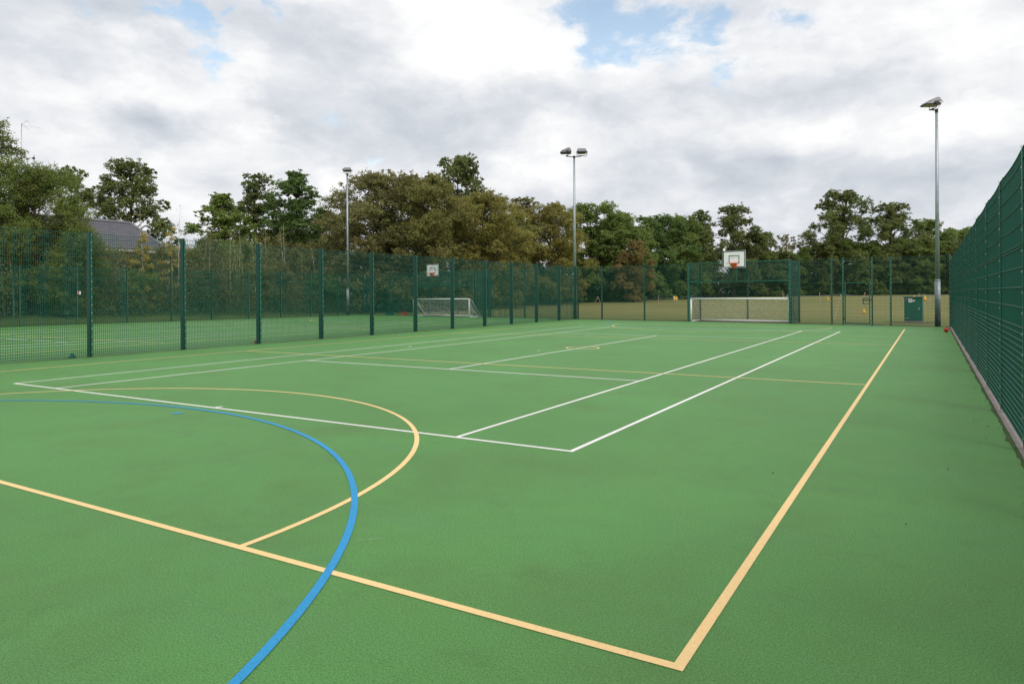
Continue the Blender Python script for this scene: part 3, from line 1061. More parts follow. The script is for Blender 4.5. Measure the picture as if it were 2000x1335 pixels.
# ------------------------------------------------------------------ cabinet, balls, boxes
cab = empty('electrical_cabinet', (7.77, 34.55, 0), 'green steel cabinet with white notices on the grass behind the far fence', 'cabinet', rz=R(-8))
mb = MB()
mb.box((0, 0.18, 0.65), (0.80, 0.36, 1.18))
mb.build('body', M['cabinet'], cab)
mb = MB()
mb.box((0, 0.17, 1.265), (0.88, 0.46, 0.05))
mb.build('roof', M['fence_strip'], cab)
mb = MB()
mb.box((0, 0.18, 0.025), (0.92, 0.50, 0.07))
mb.build('plinth', M['kerb'], cab)
mb = MB()
mb.box((0, -0.011, 0.65), (0.72, 0.02, 1.10))
door = mb.build('door', M['cabinet'], cab)
mb = MB()
mb.box((0.26, -0.03, 0.68), (0.05, 0.02, 0.10))
mb.tube([(0.26, -0.05, 0.70), (0.26, -0.05, 0.63)], 0.012, 8)
mb.build('handle', M['alu'], door)
for z in (1.18, 0.2):
    mb = MB()
    mb.box((-0.28, -0.026, z), (0.16, 0.01, 0.025))
    mb.build('hinge', M['alu'], door)
mb = MB()
mb.box((-0.12, -0.025, 1.10), (0.17, 0.006, 0.20))
mb.cur = 1
for k in range(5):
    mb.box((-0.12, -0.0295, 1.17 - k * 0.032), (0.12, 0.003, 0.008))
mb.build('notice', [M['white'], M['grey_text']], door)
mb = MB()
mb.box((0.03, -0.025, 1.08), (0.11, 0.006, 0.085))
mb.cur = 1
for k in range(2):
    mb.box((0.01 + k * 0.05, -0.0295, 1.08), (0.03, 0.003, 0.05))
mb.build('notice', [M['white'], M['grey_text']], door)
mb = MB()
vs = [(7.77 + 1.25 * math.cos(a) * (1 + .12 * math.sin(3 * a)), 34.55 + 0.85 * math.sin(a) * (1 + .1 * math.sin(5 * a)), -0.003) for a in np.linspace(0, 2 * math.pi, 24, endpoint=False)]
mb.add(vs, [tuple(range(24))])
tag(mb.build('worn_ground', M['soil']), kind='structure')


def ball(x, y, r, label):
    mb = MB()
    mb.sphere((0, 0, r), r, 24, 16)
    o = mb.build('ball', M['red'], smooth=True, loc=(x, y, 0.001))
    tag(o, label, 'ball')


ball(9.02, 24.9, 0.088, 'red ball on the green court at the foot of the long right fence')
ball(-10.12, 8.95, 0.055, 'small red ball lying under the dividing fence at its sixth post')
mb = MB()
mb.tube([(0, 0, 0.0), (0, 0, 0.02), (0, 0, 0.022), (0, 0, 0.12)], [0.10, 0.10, 0.075, 0.03], 18)
tag(mb.build('marker_cone', M['cone'], loc=(-10.05, 3.3, 0.001)), 'small green marker cone under the dividing fence', 'cone')


def crate(x, y, s, mat, label, rz=0.1):
    mb = MB()
    sx_, sy_, sz_ = s
    t = 0.02
    mb.box((0, 0, t / 2), (sx_, sy_, t))
    for k in (-1, 1):
        mb.box((k * (sx_ / 2 - t / 2), 0, sz_ / 2 + t / 2), (t, sy_, sz_ - t))
        mb.box((0, k * (sy_ / 2 - t / 2), sz_ / 2 + t / 2), (sx_ - 2 * t, t, sz_ - t))
        mb.box((0, k * (sy_ / 2 + 0.008), sz_ - 0.02), (sx_ + 0.03, 0.02, 0.04))
    o = mb.build('crate', mat, loc=(x, y, 0.001), rz=rz)
    tag(o, label, 'crate')


crate(-24.75, 34.0, (0.26, 0.3, 0.30), M['red_box'], 'red plastic crate beside the goal recess of the left court')
crate(-26.4, 34.35, (0.55, 0.35, 0.22), M['fence'], 'dark green crate by the far corner of the left court')

# scraps on the court
for i, (x, y, s, mk, lb) in enumerate((
        (-4.62, 9.95, 0.05, 'white', 'scrap of white paper on green court inside the left tramlines'),
        (-8.9, 14.6, 0.05, 'white', 'white paper scrap on green court close to the dividing fence'),
        (-0.55, 10.4, 0.035, 'white', 'white crumb on green court left of the beige centre circle'),
        (7.35, 0.05, 0.007, 'litter', 'tiny brown leaf on green court inside the right beige sideline'),
        (8.35, -0.9, 0.007, 'litter', 'curled brown leaf on green court near the right edge of the frame'),
        (8.62, 0.9, 0.009, 'litter', 'small dead leaf on green court below the long right fence'))):
    mb = MB()
    mb.add([(-s, -s * .6, 0.002), (0, -s * .7, 0.012), (s, -s * .4, 0.004), (s * .9, s * .6, 0.014), (0, s * .7, 0.003), (-s * .8, s * .5, 0.016)],
           [(0, 1, 4, 5), (1, 2, 3, 4)])
    tag(mb.build('leaf_scrap' if mk == 'litter' else 'paper_scrap', M[mk], loc=(x, y, 0.006), rz=i * 1.3), lb, 'leaf' if mk == 'litter' else 'paper')
# dead leaves and crumbs blown against the foot of the fences: nobody could count them
mb = MB()
rr = random.Random(21)
for i in range(420):
    if i < 200:
        y = rr.uniform(-6, 29)
        x = 9.16 - abs(rr.gauss(0, 0.12))
    else:
        x = LX + 0.03 + abs(rr.gauss(0, 0.07))
        y = rr.uniform(-3, 31.5)
    s = rr.uniform(0.004, 0.012)
    a = rr.uniform(0, 6.28)
    c_, s_ = math.cos(a) * s, math.sin(a) * s
    z = rr.uniform(0.002, 0.006)
    mb.add([(x - c_, y - s_, z), (x + s_ * .6, y - c_ * .6, z + 0.008), (x + c_, y + s_, z + 0.002), (x - s_ * .6, y + c_ * .6, z + 0.006)], [(0, 1, 2, 3)])
tag(mb.build('leaf_litter', M['litter']), kind='stuff')

# ------------------------------------------------------------------ play things out on the field


def striped_pole(mb, p, q, r=0.02, n=8, first=0):
    p, q = Vector(p), Vector(q)
    for k in range(n):
        mb.cur = (k + first) % 2
        mb.tube([p.lerp(q, k / n), p.lerp(q, (k + 1) / n)], r, 6)


def pole_thing(x, y, tops, label, cat='pole', r=0.022, n=8):
    z = terrain(x, y) - 0.01
    mb = MB()
    for (dx0, dy0, dz0, dx1, dy1, dz1) in tops:
        striped_pole(mb, (dx0, dy0, dz0), (dx1, dy1, dz1), r, n)
    o = mb.build('striped_pole', [M['pink'], M['offwhite']], loc=(x, y, z))
    tag(o, label, cat, 'striped poles on the playing field')


# camera-facing sideways direction on the field is about (0.86, 0.51)
pole_thing(-23.2, 65.3, [(-0.25, -0.15, 0, 0.1, 0.06, 0.72), (0.36, 0.22, 0, 0.1, 0.06, 0.72)], 'two red and white poles propped as an A on the far grass', 'hurdle')
pole_thing(-16.15, 65.3, [(0, 0, 0, 0.03, 0.0, 0.85)], 'upright pink and white pole on the grass, left of the goal recess')
pole_thing(-4.83, 72.5, [(0.05, 0, 0, -0.12, -0.07, 1.0), (0.05, 0, 0, 0.38, 0.22, 0.78)], 'pink pole and pale pole crossed in a V above the goal crossbar', 'poles')
pole_thing(-0.82, 68.9, [(0.06, 0.03, 0, -0.06, -0.03, 0.95)], 'short leaning pink pole on the grass between the goal recess and the gate')
pole_thing(4.04, 35.3, [(0, 0, 0, 0.33, 0.15, 1.42)], 'long leaning red and white pole just behind the far fence, left of the gate', r=0.016, n=16)
pole_thing(3.02, 69.1, [(-0.14, -0.08, 0, 0.12, 0.07, 0.92)], 'leaning pink pole on the grass seen through the gate')
pole_thing(7.6, 72.5, [(0, 0, 0, -0.02, 0, 0.72)], 'left of two pink stakes on the far grass above the green cabinet')
pole_thing(8.05, 72.6, [(0, 0, 0, 0.02, 0, 0.68)], 'right of two pink stakes on the far grass above the green cabinet')
pole_thing(8.2, 66.0, [(-0.42, -0.25, 0.32, 0.42, 0.25, 0.32), (-0.38, -0.22, 0, -0.38, -0.22, 0.34), (0.38, 0.22, 0, 0.38, 0.22, 0.34)], 'low red and white bar hurdle on the grass right of the green cabinet', 'hurdle')


def cloth(x, y, h, wd, mats, label, cat, stake=True, n=1, z0=0.0):
    """bib or bag hung on a short stake: a lumpy closed sack"""
    root = empty('training_bib', (x, y, terrain(x, y) - 0.01), label, cat, 'yellow bibs and bags on the playing field')
    for k in range(n):
        rr = random.Random(int(x * 100) + k)
        ox = (k - (n - 1) / 2) * wd * 1.5
        mb = MB()
        pth, rad = [], []
        for i in range(7):
            f = i / 6
            pth.append((ox * 0.86 + rr.uniform(-.02, .02), ox * 0.51, z0 + h * f))
            rad.append(wd * (0.35 + 0.65 * math.sin(math.pi * min(1, f * 0.8 + 0.18))) * rr.uniform(0.8, 1.15))
        mb.tube(pth, rad, 9)
        mb.build('bib', mats[k % len(mats)], root, True)
        if stake and z0 > 0:
            mb = MB()
            mb.tube([(ox * 0.86, ox * 0.51, 0), (ox * 0.86, ox * 0.51, z0)], 0.02, 6)
            mb.build('stake', M['offwhite'], root)


cloth(-23.9, 73.3, 0.28, 0.09, [M['yellow']], 'small yellow bib on the grass left of centre on the far field', 'bib')
cloth(-14.86, 67.0, 0.50, 0.15, [M['peach'], M['yellow']], 'peach and yellow bibs hung side by side on stakes, left of the goal recess', 'bibs', n=2, z0=0.22)
cloth(-7.77, 76.6, 0.34, 0.15, [M['yellow']], 'orange yellow bag on the far grass above the goal crossbar', 'bag')
cloth(-0.14, 69.0, 0.42, 0.09, [M['yellow']], 'narrow yellow bib on the grass between the goal recess and the gate', 'bib', z0=0.12)
cloth(4.81, 44.5, 0.30, 0.10, [M['yellow']], 'yellow bag on the grass seen low through the gate', 'bag')
cloth(8.12, 60.7, 0.42, 0.13, [M['yellow']], 'yellow bib on a white stake beside the green cabinet', 'bib', z0=0.36)
cloth(7.2, 72.0, 0.30, 0.14, [M['yellow']], 'small yellow bag far off behind the top edge of the green cabinet', 'bag', z0=0.25)
# boundary rope strung along the far edge of the field
mb = MB()
rp = [(-36.0, 84.5, 1.25), (-27, 79, 0.95), (-20.4, 75, 0.95), (-16.2, 77.5, 1.15), (-12, 79.5, 0.9), (-4.8, 79.5, 1.15), (-0.1, 80, 1.35), (4.2, 80.5, 0.95), (7.6, 81, 1.25), (14.5, 82, 1.15)]
path = []
for a, b in zip(rp[:-1], rp[1:]):
    for k in range(6):
        f = k / 6
        path.append((a[0] + (b[0] - a[0]) * f, a[1] + (b[1] - a[1]) * f, a[2] + (b[2] - a[2]) * f - 0.12 * math.sin(math.pi * f)))
path.append(rp[-1])
rope = empty('boundary_rope', (rp[0][0], rp[0][1], terrain(rp[0][0], rp[0][1])), 'thin blue grey rope strung on pegs along the far edge of the field', 'rope')
rb = Vector((rp[0][0], rp[0][1], terrain(rp[0][0], rp[0][1])))
o = mb.tube(path, 0.016, 5).build('rope', M['slate_blue'], rope)
o.location = -rb
for p in rp:
    mb = MB()
    zt = terrain(p[0], p[1]) - 0.05
    mb.tube([(p[0], p[1], zt), (p[0], p[1], p[2] + 0.02)], 0.014, 6)
    mb.build('peg', M['twig'], rope).location = -rb

# ------------------------------------------------------------------ house behind the saplings
HB = 0.4
house = empty('house', (-47.9, 20.8, HB), 'brick house with a dark tiled hipped roof behind the saplings', 'house')
hx, hy0, hy1, he, hr = 3.25, -7.5, 7.4, 4.75, 7.15
mb = MB()
mb.box((0, (hy0 + hy1) / 2, he / 2), (hx * 2, hy1 - hy0, he))
mb.build('wall', M['brick'], house)
mb = MB()
ex, ey0, ey1 = hx + 0.3, hy0 - 0.3, hy1 + 0.3
zr = he - 0.05
r0, r1 = (0, -5.6, hr), (0, 6.4, hr)
P = [(-ex, ey0, zr), (ex, ey0, zr), (ex, ey1, zr), (-ex, ey1, zr), r0, r1]
mb.add(P, [(1, 2, 5, 4), (3, 0, 4, 5), (0, 1, 4), (2, 3, 5), (3, 2, 1, 0)])
roof = mb.build('roof', M['tile'], house)
mb = MB()
mb.tube([(0, -5.6, hr + 0.02), (0, 6.4, hr + 0.02)], 0.11, 8)
mb.tube([(0, 6.4, hr + 0.02), (ex, ey1, zr + 0.03)], 0.08, 8)
mb.tube([(0, -5.6, hr + 0.02), (ex, ey0, zr + 0.03)], 0.08, 8)
mb.build('ridge_tiles', M['ridge'], roof)
mb = MB()
mb.box((ex + 0.05, (ey0 + ey1) / 2, zr - 0.06), (0.09, ey1 - ey0, 0.14))
mb.build('gutter', M['pvc'], house)
for wy in (-4.5, 0.2, 4.6):
    for wz in (1.6, 3.7):
        mb = MB()
        for s in (-1, 1):
            mb.box((hx + 0.03, wy + s * 0.6, wz), (0.08, 0.07, 1.2))
            mb.box((hx + 0.03, wy, wz + s * 0.57), (0.08, 1.13, 0.06))
        mb.box((hx + 0.03, wy, wz), (0.07, 0.06, 1.08))
        wf = mb.build('window', M['pvc'], house)
        mb = MB()
        mb.box((hx + 0.02, wy, wz), (0.02, 1.13, 1.08))
        mb.build('pane', M['glass'], wf)
mb = MB()
mb.box((0.0, -1.6, hr + 0.35), (0.6, 0.7, 1.5))
mb.box((0.0, -1.6, hr + 1.13), (0.7, 0.8, 0.08))
chim = mb.build('chimney', M['brick'], roof)
ant = empty('tv_antenna', (-47.9, 19.2, HB + hr + 1.15), 'tall thin television aerial mast rising above the big tree at the left edge', 'aerial')
mb = MB()
mb.tube([(0, 0, 0), (0, 0, 5.4)], 0.028, 6)
mb.build('mast', M['alu'], ant, True)
mb = MB()
dx, dy = 0.43, 0.90
mb.tube([(-0.02, -0.04, 5.30), (dx * 1.15, dy * 1.15, 5.22)], 0.014, 5)
for k in range(9):
    f = 0.08 + k * 0.13
    hh = 0.07
    mb.tube([(f * dx + hh * dy * .5, f * dy - hh * dx * .5, 5.29 - f * .06 - hh), (f * dx - hh * dy * .5, f * dy + hh * dx * .5, 5.29 - f * .06 + hh)], 0.009, 4)
mb.tube([(0.0, 0.0, 5.30), (0.16, 0.34, 5.68)], 0.012, 5)
mb.tube([(0.0, 0.0, 5.30), (0.2, 0.42, 5.02)], 0.012, 5)
mb.tube([(0.10, 0.2, 5.62), (0.26, 0.52, 5.46)], 0.010, 5)
mb.build('yagi', M['alu'], ant)
mb = MB()
mb.tube([(0, 0, 2.9), (dx * 0.75, dy * 0.75, 2.95)], 0.02, 5)
mb.tube([(dx * 0.75, dy * 0.75, 2.4), (dx * 0.75, dy * 0.75, 3.2)], 0.015, 5)
mb.sphere((dx * 0.72, dy * 0.72, 2.95), 0.1, 8, 6)
mb.build('whip', M['lamp_dark'], ant)

# ------------------------------------------------------------------ trees


def leaf_mesh(name, C, D, size, rng, mat, up=0.35, aspect=0.6):
    """one diamond leaf per centre C, facing roughly D"""
    n = len(C)
    N = D * 0.55 + rng.normal(0, 0.55, (n, 3)) + np.array([0, 0, up])
    N /= np.linalg.norm(N, axis=1)[:, None] + 1e-9
    T_ = rng.normal(0, 1, (n, 3))
    T_ -= N * (T_ * N).sum(1)[:, None]
    T_ /= np.linalg.norm(T_, axis=1)[:, None] + 1e-9
    B_ = np.cross(N, T_)
    s = (size * rng.uniform(0.6, 1.35, n))[:, None]
    V = np.empty((n, 4, 3))
    bend = N * s * 0.18
    V[:, 0] = C + T_ * s * 0.5 - bend
    V[:, 1] = C + B_ * s * 0.5 * aspect
    V[:, 2] = C - T_ * s * 0.5 - bend
    V[:, 3] = C - B_ * s * 0.5 * aspect
    me = bpy.data.meshes.new(name)
    me.vertices.add(n * 4)
    me.vertices.foreach_set('co', V.reshape(-1).astype(np.float32))
    me.loops.add(n * 4)
    me.loops.foreach_set('vertex_index', np.arange(n * 4, dtype=np.int32))
    me.polygons.add(n)
    me.polygons.foreach_set('loop_start', np.arange(0, n * 4, 4, dtype=np.int32))
    at = me.attributes.new('rnd', 'FLOAT', 'FACE')
    at.data.foreach_set('value', rng.uniform(0, 1, n).astype(np.float32))
    me.materials.append(mat)
    me.update(calc_edges=True)
    return me


def unit(rng, n):
    v = rng.normal(0, 1, (n, 3))
    return v / np.linalg.norm(v, axis=1)[:, None]


def tree_meshes(seed, H, Rc, base, nlobes, leaves, leaf, kind='dome', lobe=0.34, openness=0.0, trunk_r=None, flat=0.8, up=0.35):
    rng = np.random.default_rng(seed)
    rnd = random.Random(seed)
    mb = MB()
    tr = trunk_r or 0.028 * H
    lean = rng.normal(0, 0.02, 2)
    tp = [Vector((lean[0] * H * t * t + 0.1 * math.sin(3 * t + seed), lean[1] * H * t * t + 0.1 * math.cos(2.6 * t + seed) - 0.1, H * t * 0.86)) for t in np.linspace(0, 1, 9)]
    tp[0].z = -0.3
    mb.tube(tp, [tr * 1.35] + [tr * (1 - 0.9 * t) for t in np.linspace(0.1, 1, 8)], 9)
    CL, RL = [], []
    for i in range(nlobes):
        t = (i + 0.5) / nlobes
        h = base + (1 - base) * (t ** 1.12)
        u = (h - base) / (1 - base)
        if kind == 'dome':
            pr = math.sqrt(max(0.02, 1 - (max(0, u - 0.32) / 0.72) ** 2)) * (0.80 + 0.20 * min(1, u / 0.3))
        elif kind == 'oak':
            pr = (0.70 + 0.35 * math.sin(math.pi * min(1, u * 1.25))) * math.sqrt(max(0.04, 1 - max(0, u - 0.42) ** 2 * 2.7))
        elif kind == 'spire':
            pr = max(0.12, 1 - u) ** 0.8
        else:
            pr = math.sqrt(max(0.03, 1 - (2 * u - 0.9) ** 2))
        a = i * 2.39996 + rnd.uniform(-0.5, 0.5)
        rad = Rc * pr * rnd.choice((0.15, 0.4, 0.62, 0.8, 0.9, 0.97)) * rnd.uniform(0.85, 1.1)
        lr = Rc * lobe * rnd.uniform(0.7, 1.25) * (0.75 + 0.25 * pr)
        z = min(H - lr * flat * 0.9, H * h + rnd.uniform(-0.04, 0.04) * H)
        c = Vector((math.cos(a) * rad, math.sin(a) * rad, max(lr * 0.5, z)))
        CL.append(c)
        RL.append(lr)
        # limb from the trunk to the lobe
        zt = max(0.12 * H, min(0.80 * H, c.z - rad * rnd.uniform(0.35, 0.9)))
        k = min(7, max(0, int(zt / (0.86 * H) * 8)))
        s0 = tp[k].lerp(tp[k + 1], 0.5)
        mid = s0.lerp(c, 0.5) + Vector((rnd.uniform(-.3, .3), rnd.uniform(-.3, .3), rnd.uniform(0.0, 0.5)))
        r0 = tr * 0.30 * (1 - 0.6 * zt / H)
        mb.tube([s0, mid, c], [r0, r0 * 0.6, r0 * 0.25], 5, False)
        for q in range(4):
            e = c + Vector(unit(rng, 1)[0]) * lr * 0.85
            mb.tube([mid.lerp(c, rnd.uniform(0.5, 1)), e], [r0 * 0.28, r0 * 0.08], 4, False)
    area = np.array([r * r for r in RL])
    share = (leaves * area / area.sum()).astype(int)
    P, Dn = [], []
    per = 20
    for c, r, nl in zip(CL, RL, share):
        nc = max(4, nl // per)
        dirs = unit(rng, nc)
        dirs[:, 2] = np.where(dirs[:, 2] < -0.7, -dirs[:, 2] * 0.6, dirs[:, 2])
        rr = r * (rng.uniform(0, 1, nc) ** 0.42) * rng.uniform(0.85, 1.18, nc)
        cc = np.array(c) + dirs * rr[:, None] * np.array([1, 1, flat])
        if openness:
            keep = rng.uniform(0, 1, nc) > openness
            cc, dirs = cc[keep], dirs[keep]
        for _ in range(per):
            P.append(cc + rng.normal(0, 1, cc.shape) * np.array([1, 1, 0.75]) * r * 0.11)
            Dn.append(dirs)
    P = np.concatenate(P)
    Dn = np.concatenate(Dn)
    ok = P[:, 2] > 0.05
    return mb, P[ok], Dn[ok], leaf, rng, up


PROTO = {}


def proto(key, **kw):
    mb, P, Dn, leaf, rng, up = tree_meshes(**kw)
    PROTO[key] = (mb.mesh('trunk', M['bark'], True), leaf_mesh('crown', P, Dn, leaf, rng, LEAF['green'], up), kw['H'], kw['Rc'])


proto('broad1', seed=11, H=12, Rc=5, base=0.06, nlobes=105, leaves=84000, leaf=0.165, kind='dome', lobe=0.25)
proto('broad2', seed=27, H=12, Rc=5, base=0.06, nlobes=110, leaves=84000, leaf=0.165, kind='dome', lobe=0.24)
proto('oak1', seed=5, H=14, Rc=5.2, base=0.10, nlobes=105, leaves=70000, leaf=0.185, kind='oak', lobe=0.19, openness=0.04, flat=0.95)
proto('oak2', seed=8, H=14, Rc=5.2, base=0.10, nlobes=98, leaves=70000, leaf=0.185, kind='oak', lobe=0.195, openness=0.04, flat=0.95)
proto('dense1', seed=31, H=11, Rc=4, base=0.05, nlobes=60, leaves=60000, leaf=0.185, kind='dome', lobe=0.27)
proto('dense2', seed=36, H=11, Rc=4, base=0.05, nlobes=60, leaves=60000, leaf=0.185, kind='oval', lobe=0.28)
proto('slim1', seed=44, H=12, Rc=2.4, base=0.08, nlobes=90, leaves=42000, leaf=0.16, kind='oval', lobe=0.34, openness=0.03)
proto('slim2', seed=48, H=12, Rc=2.4, base=0.08, nlobes=85, leaves=40000, leaf=0.16, kind='oak', lobe=0.32, openness=0.05)
proto('soft', seed=52, H=11.5, Rc=4.2, base=0.05, nlobes=110, leaves=170000, leaf=0.105, kind='dome', lobe=0.25, flat=1.0, up=0.1)
proto('bush1', seed=61, H=3, Rc=1.7, base=0.05, nlobes=30, leaves=16000, leaf=0.085, kind='oval', lobe=0.38)
proto('bush2', seed=66, H=3, Rc=1.7, base=0.05, nlobes=30, leaves=15000, leaf=0.085, kind='dome', lobe=0.36, openness=0.1)
proto('sparse', seed=71, H=8, Rc=3, base=0.25, nlobes=34, leaves=8000, leaf=0.17, kind='oak', lobe=0.28, openness=0.3)


def plant(key, name, x, y, h, r, leafkey, label, cat='tree', group=None, rz=0.0, barkm=None):
    tm, cm, H0, R0 = PROTO[key]
    root = empty(name, (x, y, terrain(x, y) - 0.02), label, cat, group, rz)
    root.scale = (r / R0, r / R0, h / H0)
    t = link('trunk', tm, root)
    c = link('crown', cm, root)
    c.material_slots[0].link = 'OBJECT'
    c.material_slots[0].material = LEAF[leafkey]
    if barkm:
        t.material_slots[0].link = 'OBJECT'
        t.material_slots[0].material = barkm
    return root


G1 = 'trees behind the courts'
for row in (
    ('soft', -42.6, 12.4, 12.2, 4.9, 'willow', 'big soft-leaved green tree filling the left edge of the picture', 0.3),
    ('soft', -38.5, 15.8, 9.2, 3.2, 'willow', 'lower soft-leaved tree shouldering the big one, left of the roof', 1.4),
    ('soft', -38.0, 17.6, 5.9, 1.9, 'willow', 'small soft-leaved tree overlapping the left end of the roof', 2.6),
    ('sparse', -57.5, 27.6, 12.9, 3.6, 'oak', 'thin dark tree just right of the big soft-leaved tree at the left edge', 1.0),
    ('oak1', -56.3, 32.0, 14.0, 4.9, 'oak', 'dark round-headed oak standing behind the tiled roof', 2.2),
    ('slim1', -47.1, 35.2, 10.5, 2.7, 'fresh', 'bright green tree, first to the right of the gap of sky beside the roof', 0.4),
    ('slim2', -47.9, 39.8, 13.0, 2.7, 'oak', 'narrow dark tree between the bright green tree and the deep green sycamore', 1.7),
    ('slim1', -43.2, 40.6, 12.9, 2.9, 'deep', 'deep green sycamore-like tree left of the brown tree behind the left floodlight', 2.9),
    ('broad1', -33.6, 41.3, 12.4, 5.4, 'brown', 'broad brown tinged tree standing behind the left floodlight column', 0.0),
    ('broad2', -29.8, 43.3, 12.1, 4.9, 'olive', 'broad olive brown tree right of the brown tree, above the left backboard', 1.2),
    ('oak2', -37.3, 59.7, 17.0, 5.2, 'oak', 'tallest dark oak, rising behind the olive trees left of the twin floodlight', 0.5),
    ('broad1', -27.4, 49.4, 10.9, 4.6, 'gold', 'yellow olive tree in front of the tallest oak, left of the twin floodlight', 2.4),
    ('dense2', -31.2, 58.0, 9.8, 4.2, 'oak', 'dark tree filling in behind the yellow olive tree', 2.7),
    ('slim2', -30.5, 61.4, 11.9, 2.9, 'olive', 'slender olive tree between the tallest oak and the twin floodlight', 0.9),
    ('broad2', -26.9, 61.2, 11.0, 4.4, 'gold', 'rounded golden olive tree just left of the twin floodlight column', 2.0),
    ('dense1', -26.4, 70.9, 11.8, 4.6, 'green', 'dense mid green tree directly behind the twin floodlight column', 0.2),
    ('dense2', -23.2, 72.8, 10.2, 4.0, 'green', 'green tree right of the twin floodlight, behind the russet tree', 1.5),
    ('dense2', -20.4, 69.2, 7.0, 2.2, 'orange', 'small tan and russet tree right of the twin floodlight', 2.2),
    ('dense1', -22.2, 82.7, 11.0, 4.6, 'deep', 'deep green rounded tree right of the russet tree', 2.6),
    ('dense2', -25.4, 78.0, 11.2, 4.4, 'green', 'green tree behind the russet tree, left of the deep green rounded tree', 0.9),
    ('broad2', -20.6, 86.5, 11.2, 4.4, 'green', 'leafy green tree closing the gap left of the open topped dark tree', 3.0),
    ('dense1', -12.6, 97.5, 9.2, 3.6, 'oak', 'lower dark tree leaning against the right side of the trunked oak', 1.3),
    ('dense2', -37.6, 53.6, 9.6, 4.2, 'oak', 'dark low tree glimpsed under the olive brown tree', 2.1),
    ('dense1', -46.4, 48.4, 9.8, 4.2, 'oak', 'dark low tree glimpsed under the brown tree behind the left floodlight', 0.5),
    ('dense2', -48.4, 44.2, 9.4, 3.8, 'green', 'green tree filling in below the deep green sycamore-like tree', 1.9),
    ('dense2', -19.9, 88.6, 10.6, 3.4, 'oak', 'dark green tree midway between the russet tree and the backboard', 0.7),
    ('slim2', -18.5, 89.8, 12.0, 2.8, 'oak', 'open topped dark tree a little left of the backboard', 2.8),
    ('oak1', -15.1, 93.9, 12.9, 4.6, 'oak', 'upright oak with a visible trunk behind the backboard', 0.6),
    ('sparse', -9.2, 99.8, 8.8, 3.4, 'olive', 'low thin leaved tree in the dip right of the backboard', 1.9),
    ('oak2', -2.6, 103.7, 14.9, 6.0, 'oak', 'big open oak, left one of the pair above the gate', 2.1),
    ('oak1', 3.8, 107.5, 13.1, 5.3, 'oak', 'second open oak, right one of the pair above the gate', 3.6),
    ('dense2', 8.6, 112.7, 10.7, 4.0, 'green', 'green tree just left of the right floodlight column', 0.1),
    ('dense1', 12.6, 117.0, 9.6, 3.8, 'green', 'green tree between the right floodlight column and the long right fence', 2.7),
    ('dense2', 17.0, 119.2, 10.2, 4.0, 'green', 'green tree top showing over the far end of the long right fence', 1.1),
):
    key, x, y, h, r, lk, lb, rz = row
    plant(key, 'tree', x, y, h, r, lk, lb, 'tree', G1, rz)

# low green understorey that fills the far edge of the field
nth = ['first', 'second', 'third', 'fourth', 'fifth', 'sixth', 'seventh', 'eighth', 'ninth', 'tenth', 'eleventh', 'twelfth', 'thirteenth', 'fourteenth', 'fifteenth', 'sixteenth']
rr = random.Random(77)
under = [(-12.0, 97.0, 7.2, 3.0), (-9.4, 99.0, 6.4, 2.8), (-6.9, 101.0, 6.8, 2.9), (-4.6, 102.0, 7.4, 3.2), (-1.6, 103.2, 7.6, 3.2), (1.2, 104.2, 7.4, 3.2), (3.9, 105.2, 7.0, 3.0), (6.6, 106.2, 7.8, 3.2), (9.3, 107.4, 7.4, 3.2), (12.2, 108.6, 7.4, 3.2), (15.6, 110.0, 7.6, 3.4)]
for i, (x, y, h, r) in enumerate(under):
    plant('dense1' if i % 2 else 'dense2', 'shrub', x, y, h, r, 'green' if i % 3 else 'oak', '%s green bush from the left in the far hedge right of the oak trunk' % nth[i], 'bush', 'bushes of the far hedge', rr.uniform(0, 6))


def thicket(name, spots, leaf, mat, seed, count, label=None):
    """tangled undergrowth reading as one mass"""
    rng = np.random.default_rng(seed)
    P, Dn = [], []
    tot = sum(s[3] * s[4] for s in spots)
    for (x, y, z, r, h) in spots:
        n = int(count * r * h / tot)
        d_ = unit(rng, n)
        d_[:, 2] = np.abs(d_[:, 2])
        q = rng.uniform(0, 1, n) ** 0.35
        cl = rng.normal(0, 0.14, (n // 10 + 1, 3)).repeat(10, axis=0)[:n]
        P.append(np.array([x, y, z]) + d_ * q[:, None] * np.array([r, r, h]) + cl)
        Dn.append(d_)
    P, Dn = np.concatenate(P), np.concatenate(Dn)
    P[:, 2] = np.maximum(P[:, 2], 0.1)
    o = link(name, leaf_mesh(name, P, Dn, leaf, rng, mat))
    tag(o, kind='stuff')
    return o


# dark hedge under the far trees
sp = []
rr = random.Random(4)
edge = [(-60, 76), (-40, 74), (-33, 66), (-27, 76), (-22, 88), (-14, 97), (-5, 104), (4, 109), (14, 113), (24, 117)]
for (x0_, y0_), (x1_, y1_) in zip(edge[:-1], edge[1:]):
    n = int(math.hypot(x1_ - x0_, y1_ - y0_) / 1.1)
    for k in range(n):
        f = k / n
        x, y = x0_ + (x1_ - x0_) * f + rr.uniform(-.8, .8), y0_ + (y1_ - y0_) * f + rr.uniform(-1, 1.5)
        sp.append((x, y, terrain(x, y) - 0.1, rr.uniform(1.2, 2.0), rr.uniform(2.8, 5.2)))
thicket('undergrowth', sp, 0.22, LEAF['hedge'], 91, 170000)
# brambles behind the left court's back fence
sp = []
for k in range(80):
    y = -2 + k * 0.56
    for q in range(2):
        x = BACK(y) - rr.uniform(4.2, 8.0) - q * 1.6
        yy = y + rr.uniform(-.4, .4)
        sp.append((x, yy, terrain(x, yy) - 0.1, rr.uniform(0.8, 1.4), rr.uniform(1.6, 3.2) + 0.5 * q))
thicket('undergrowth', sp, 0.115, LEAF['bramble'], 92, 90000)

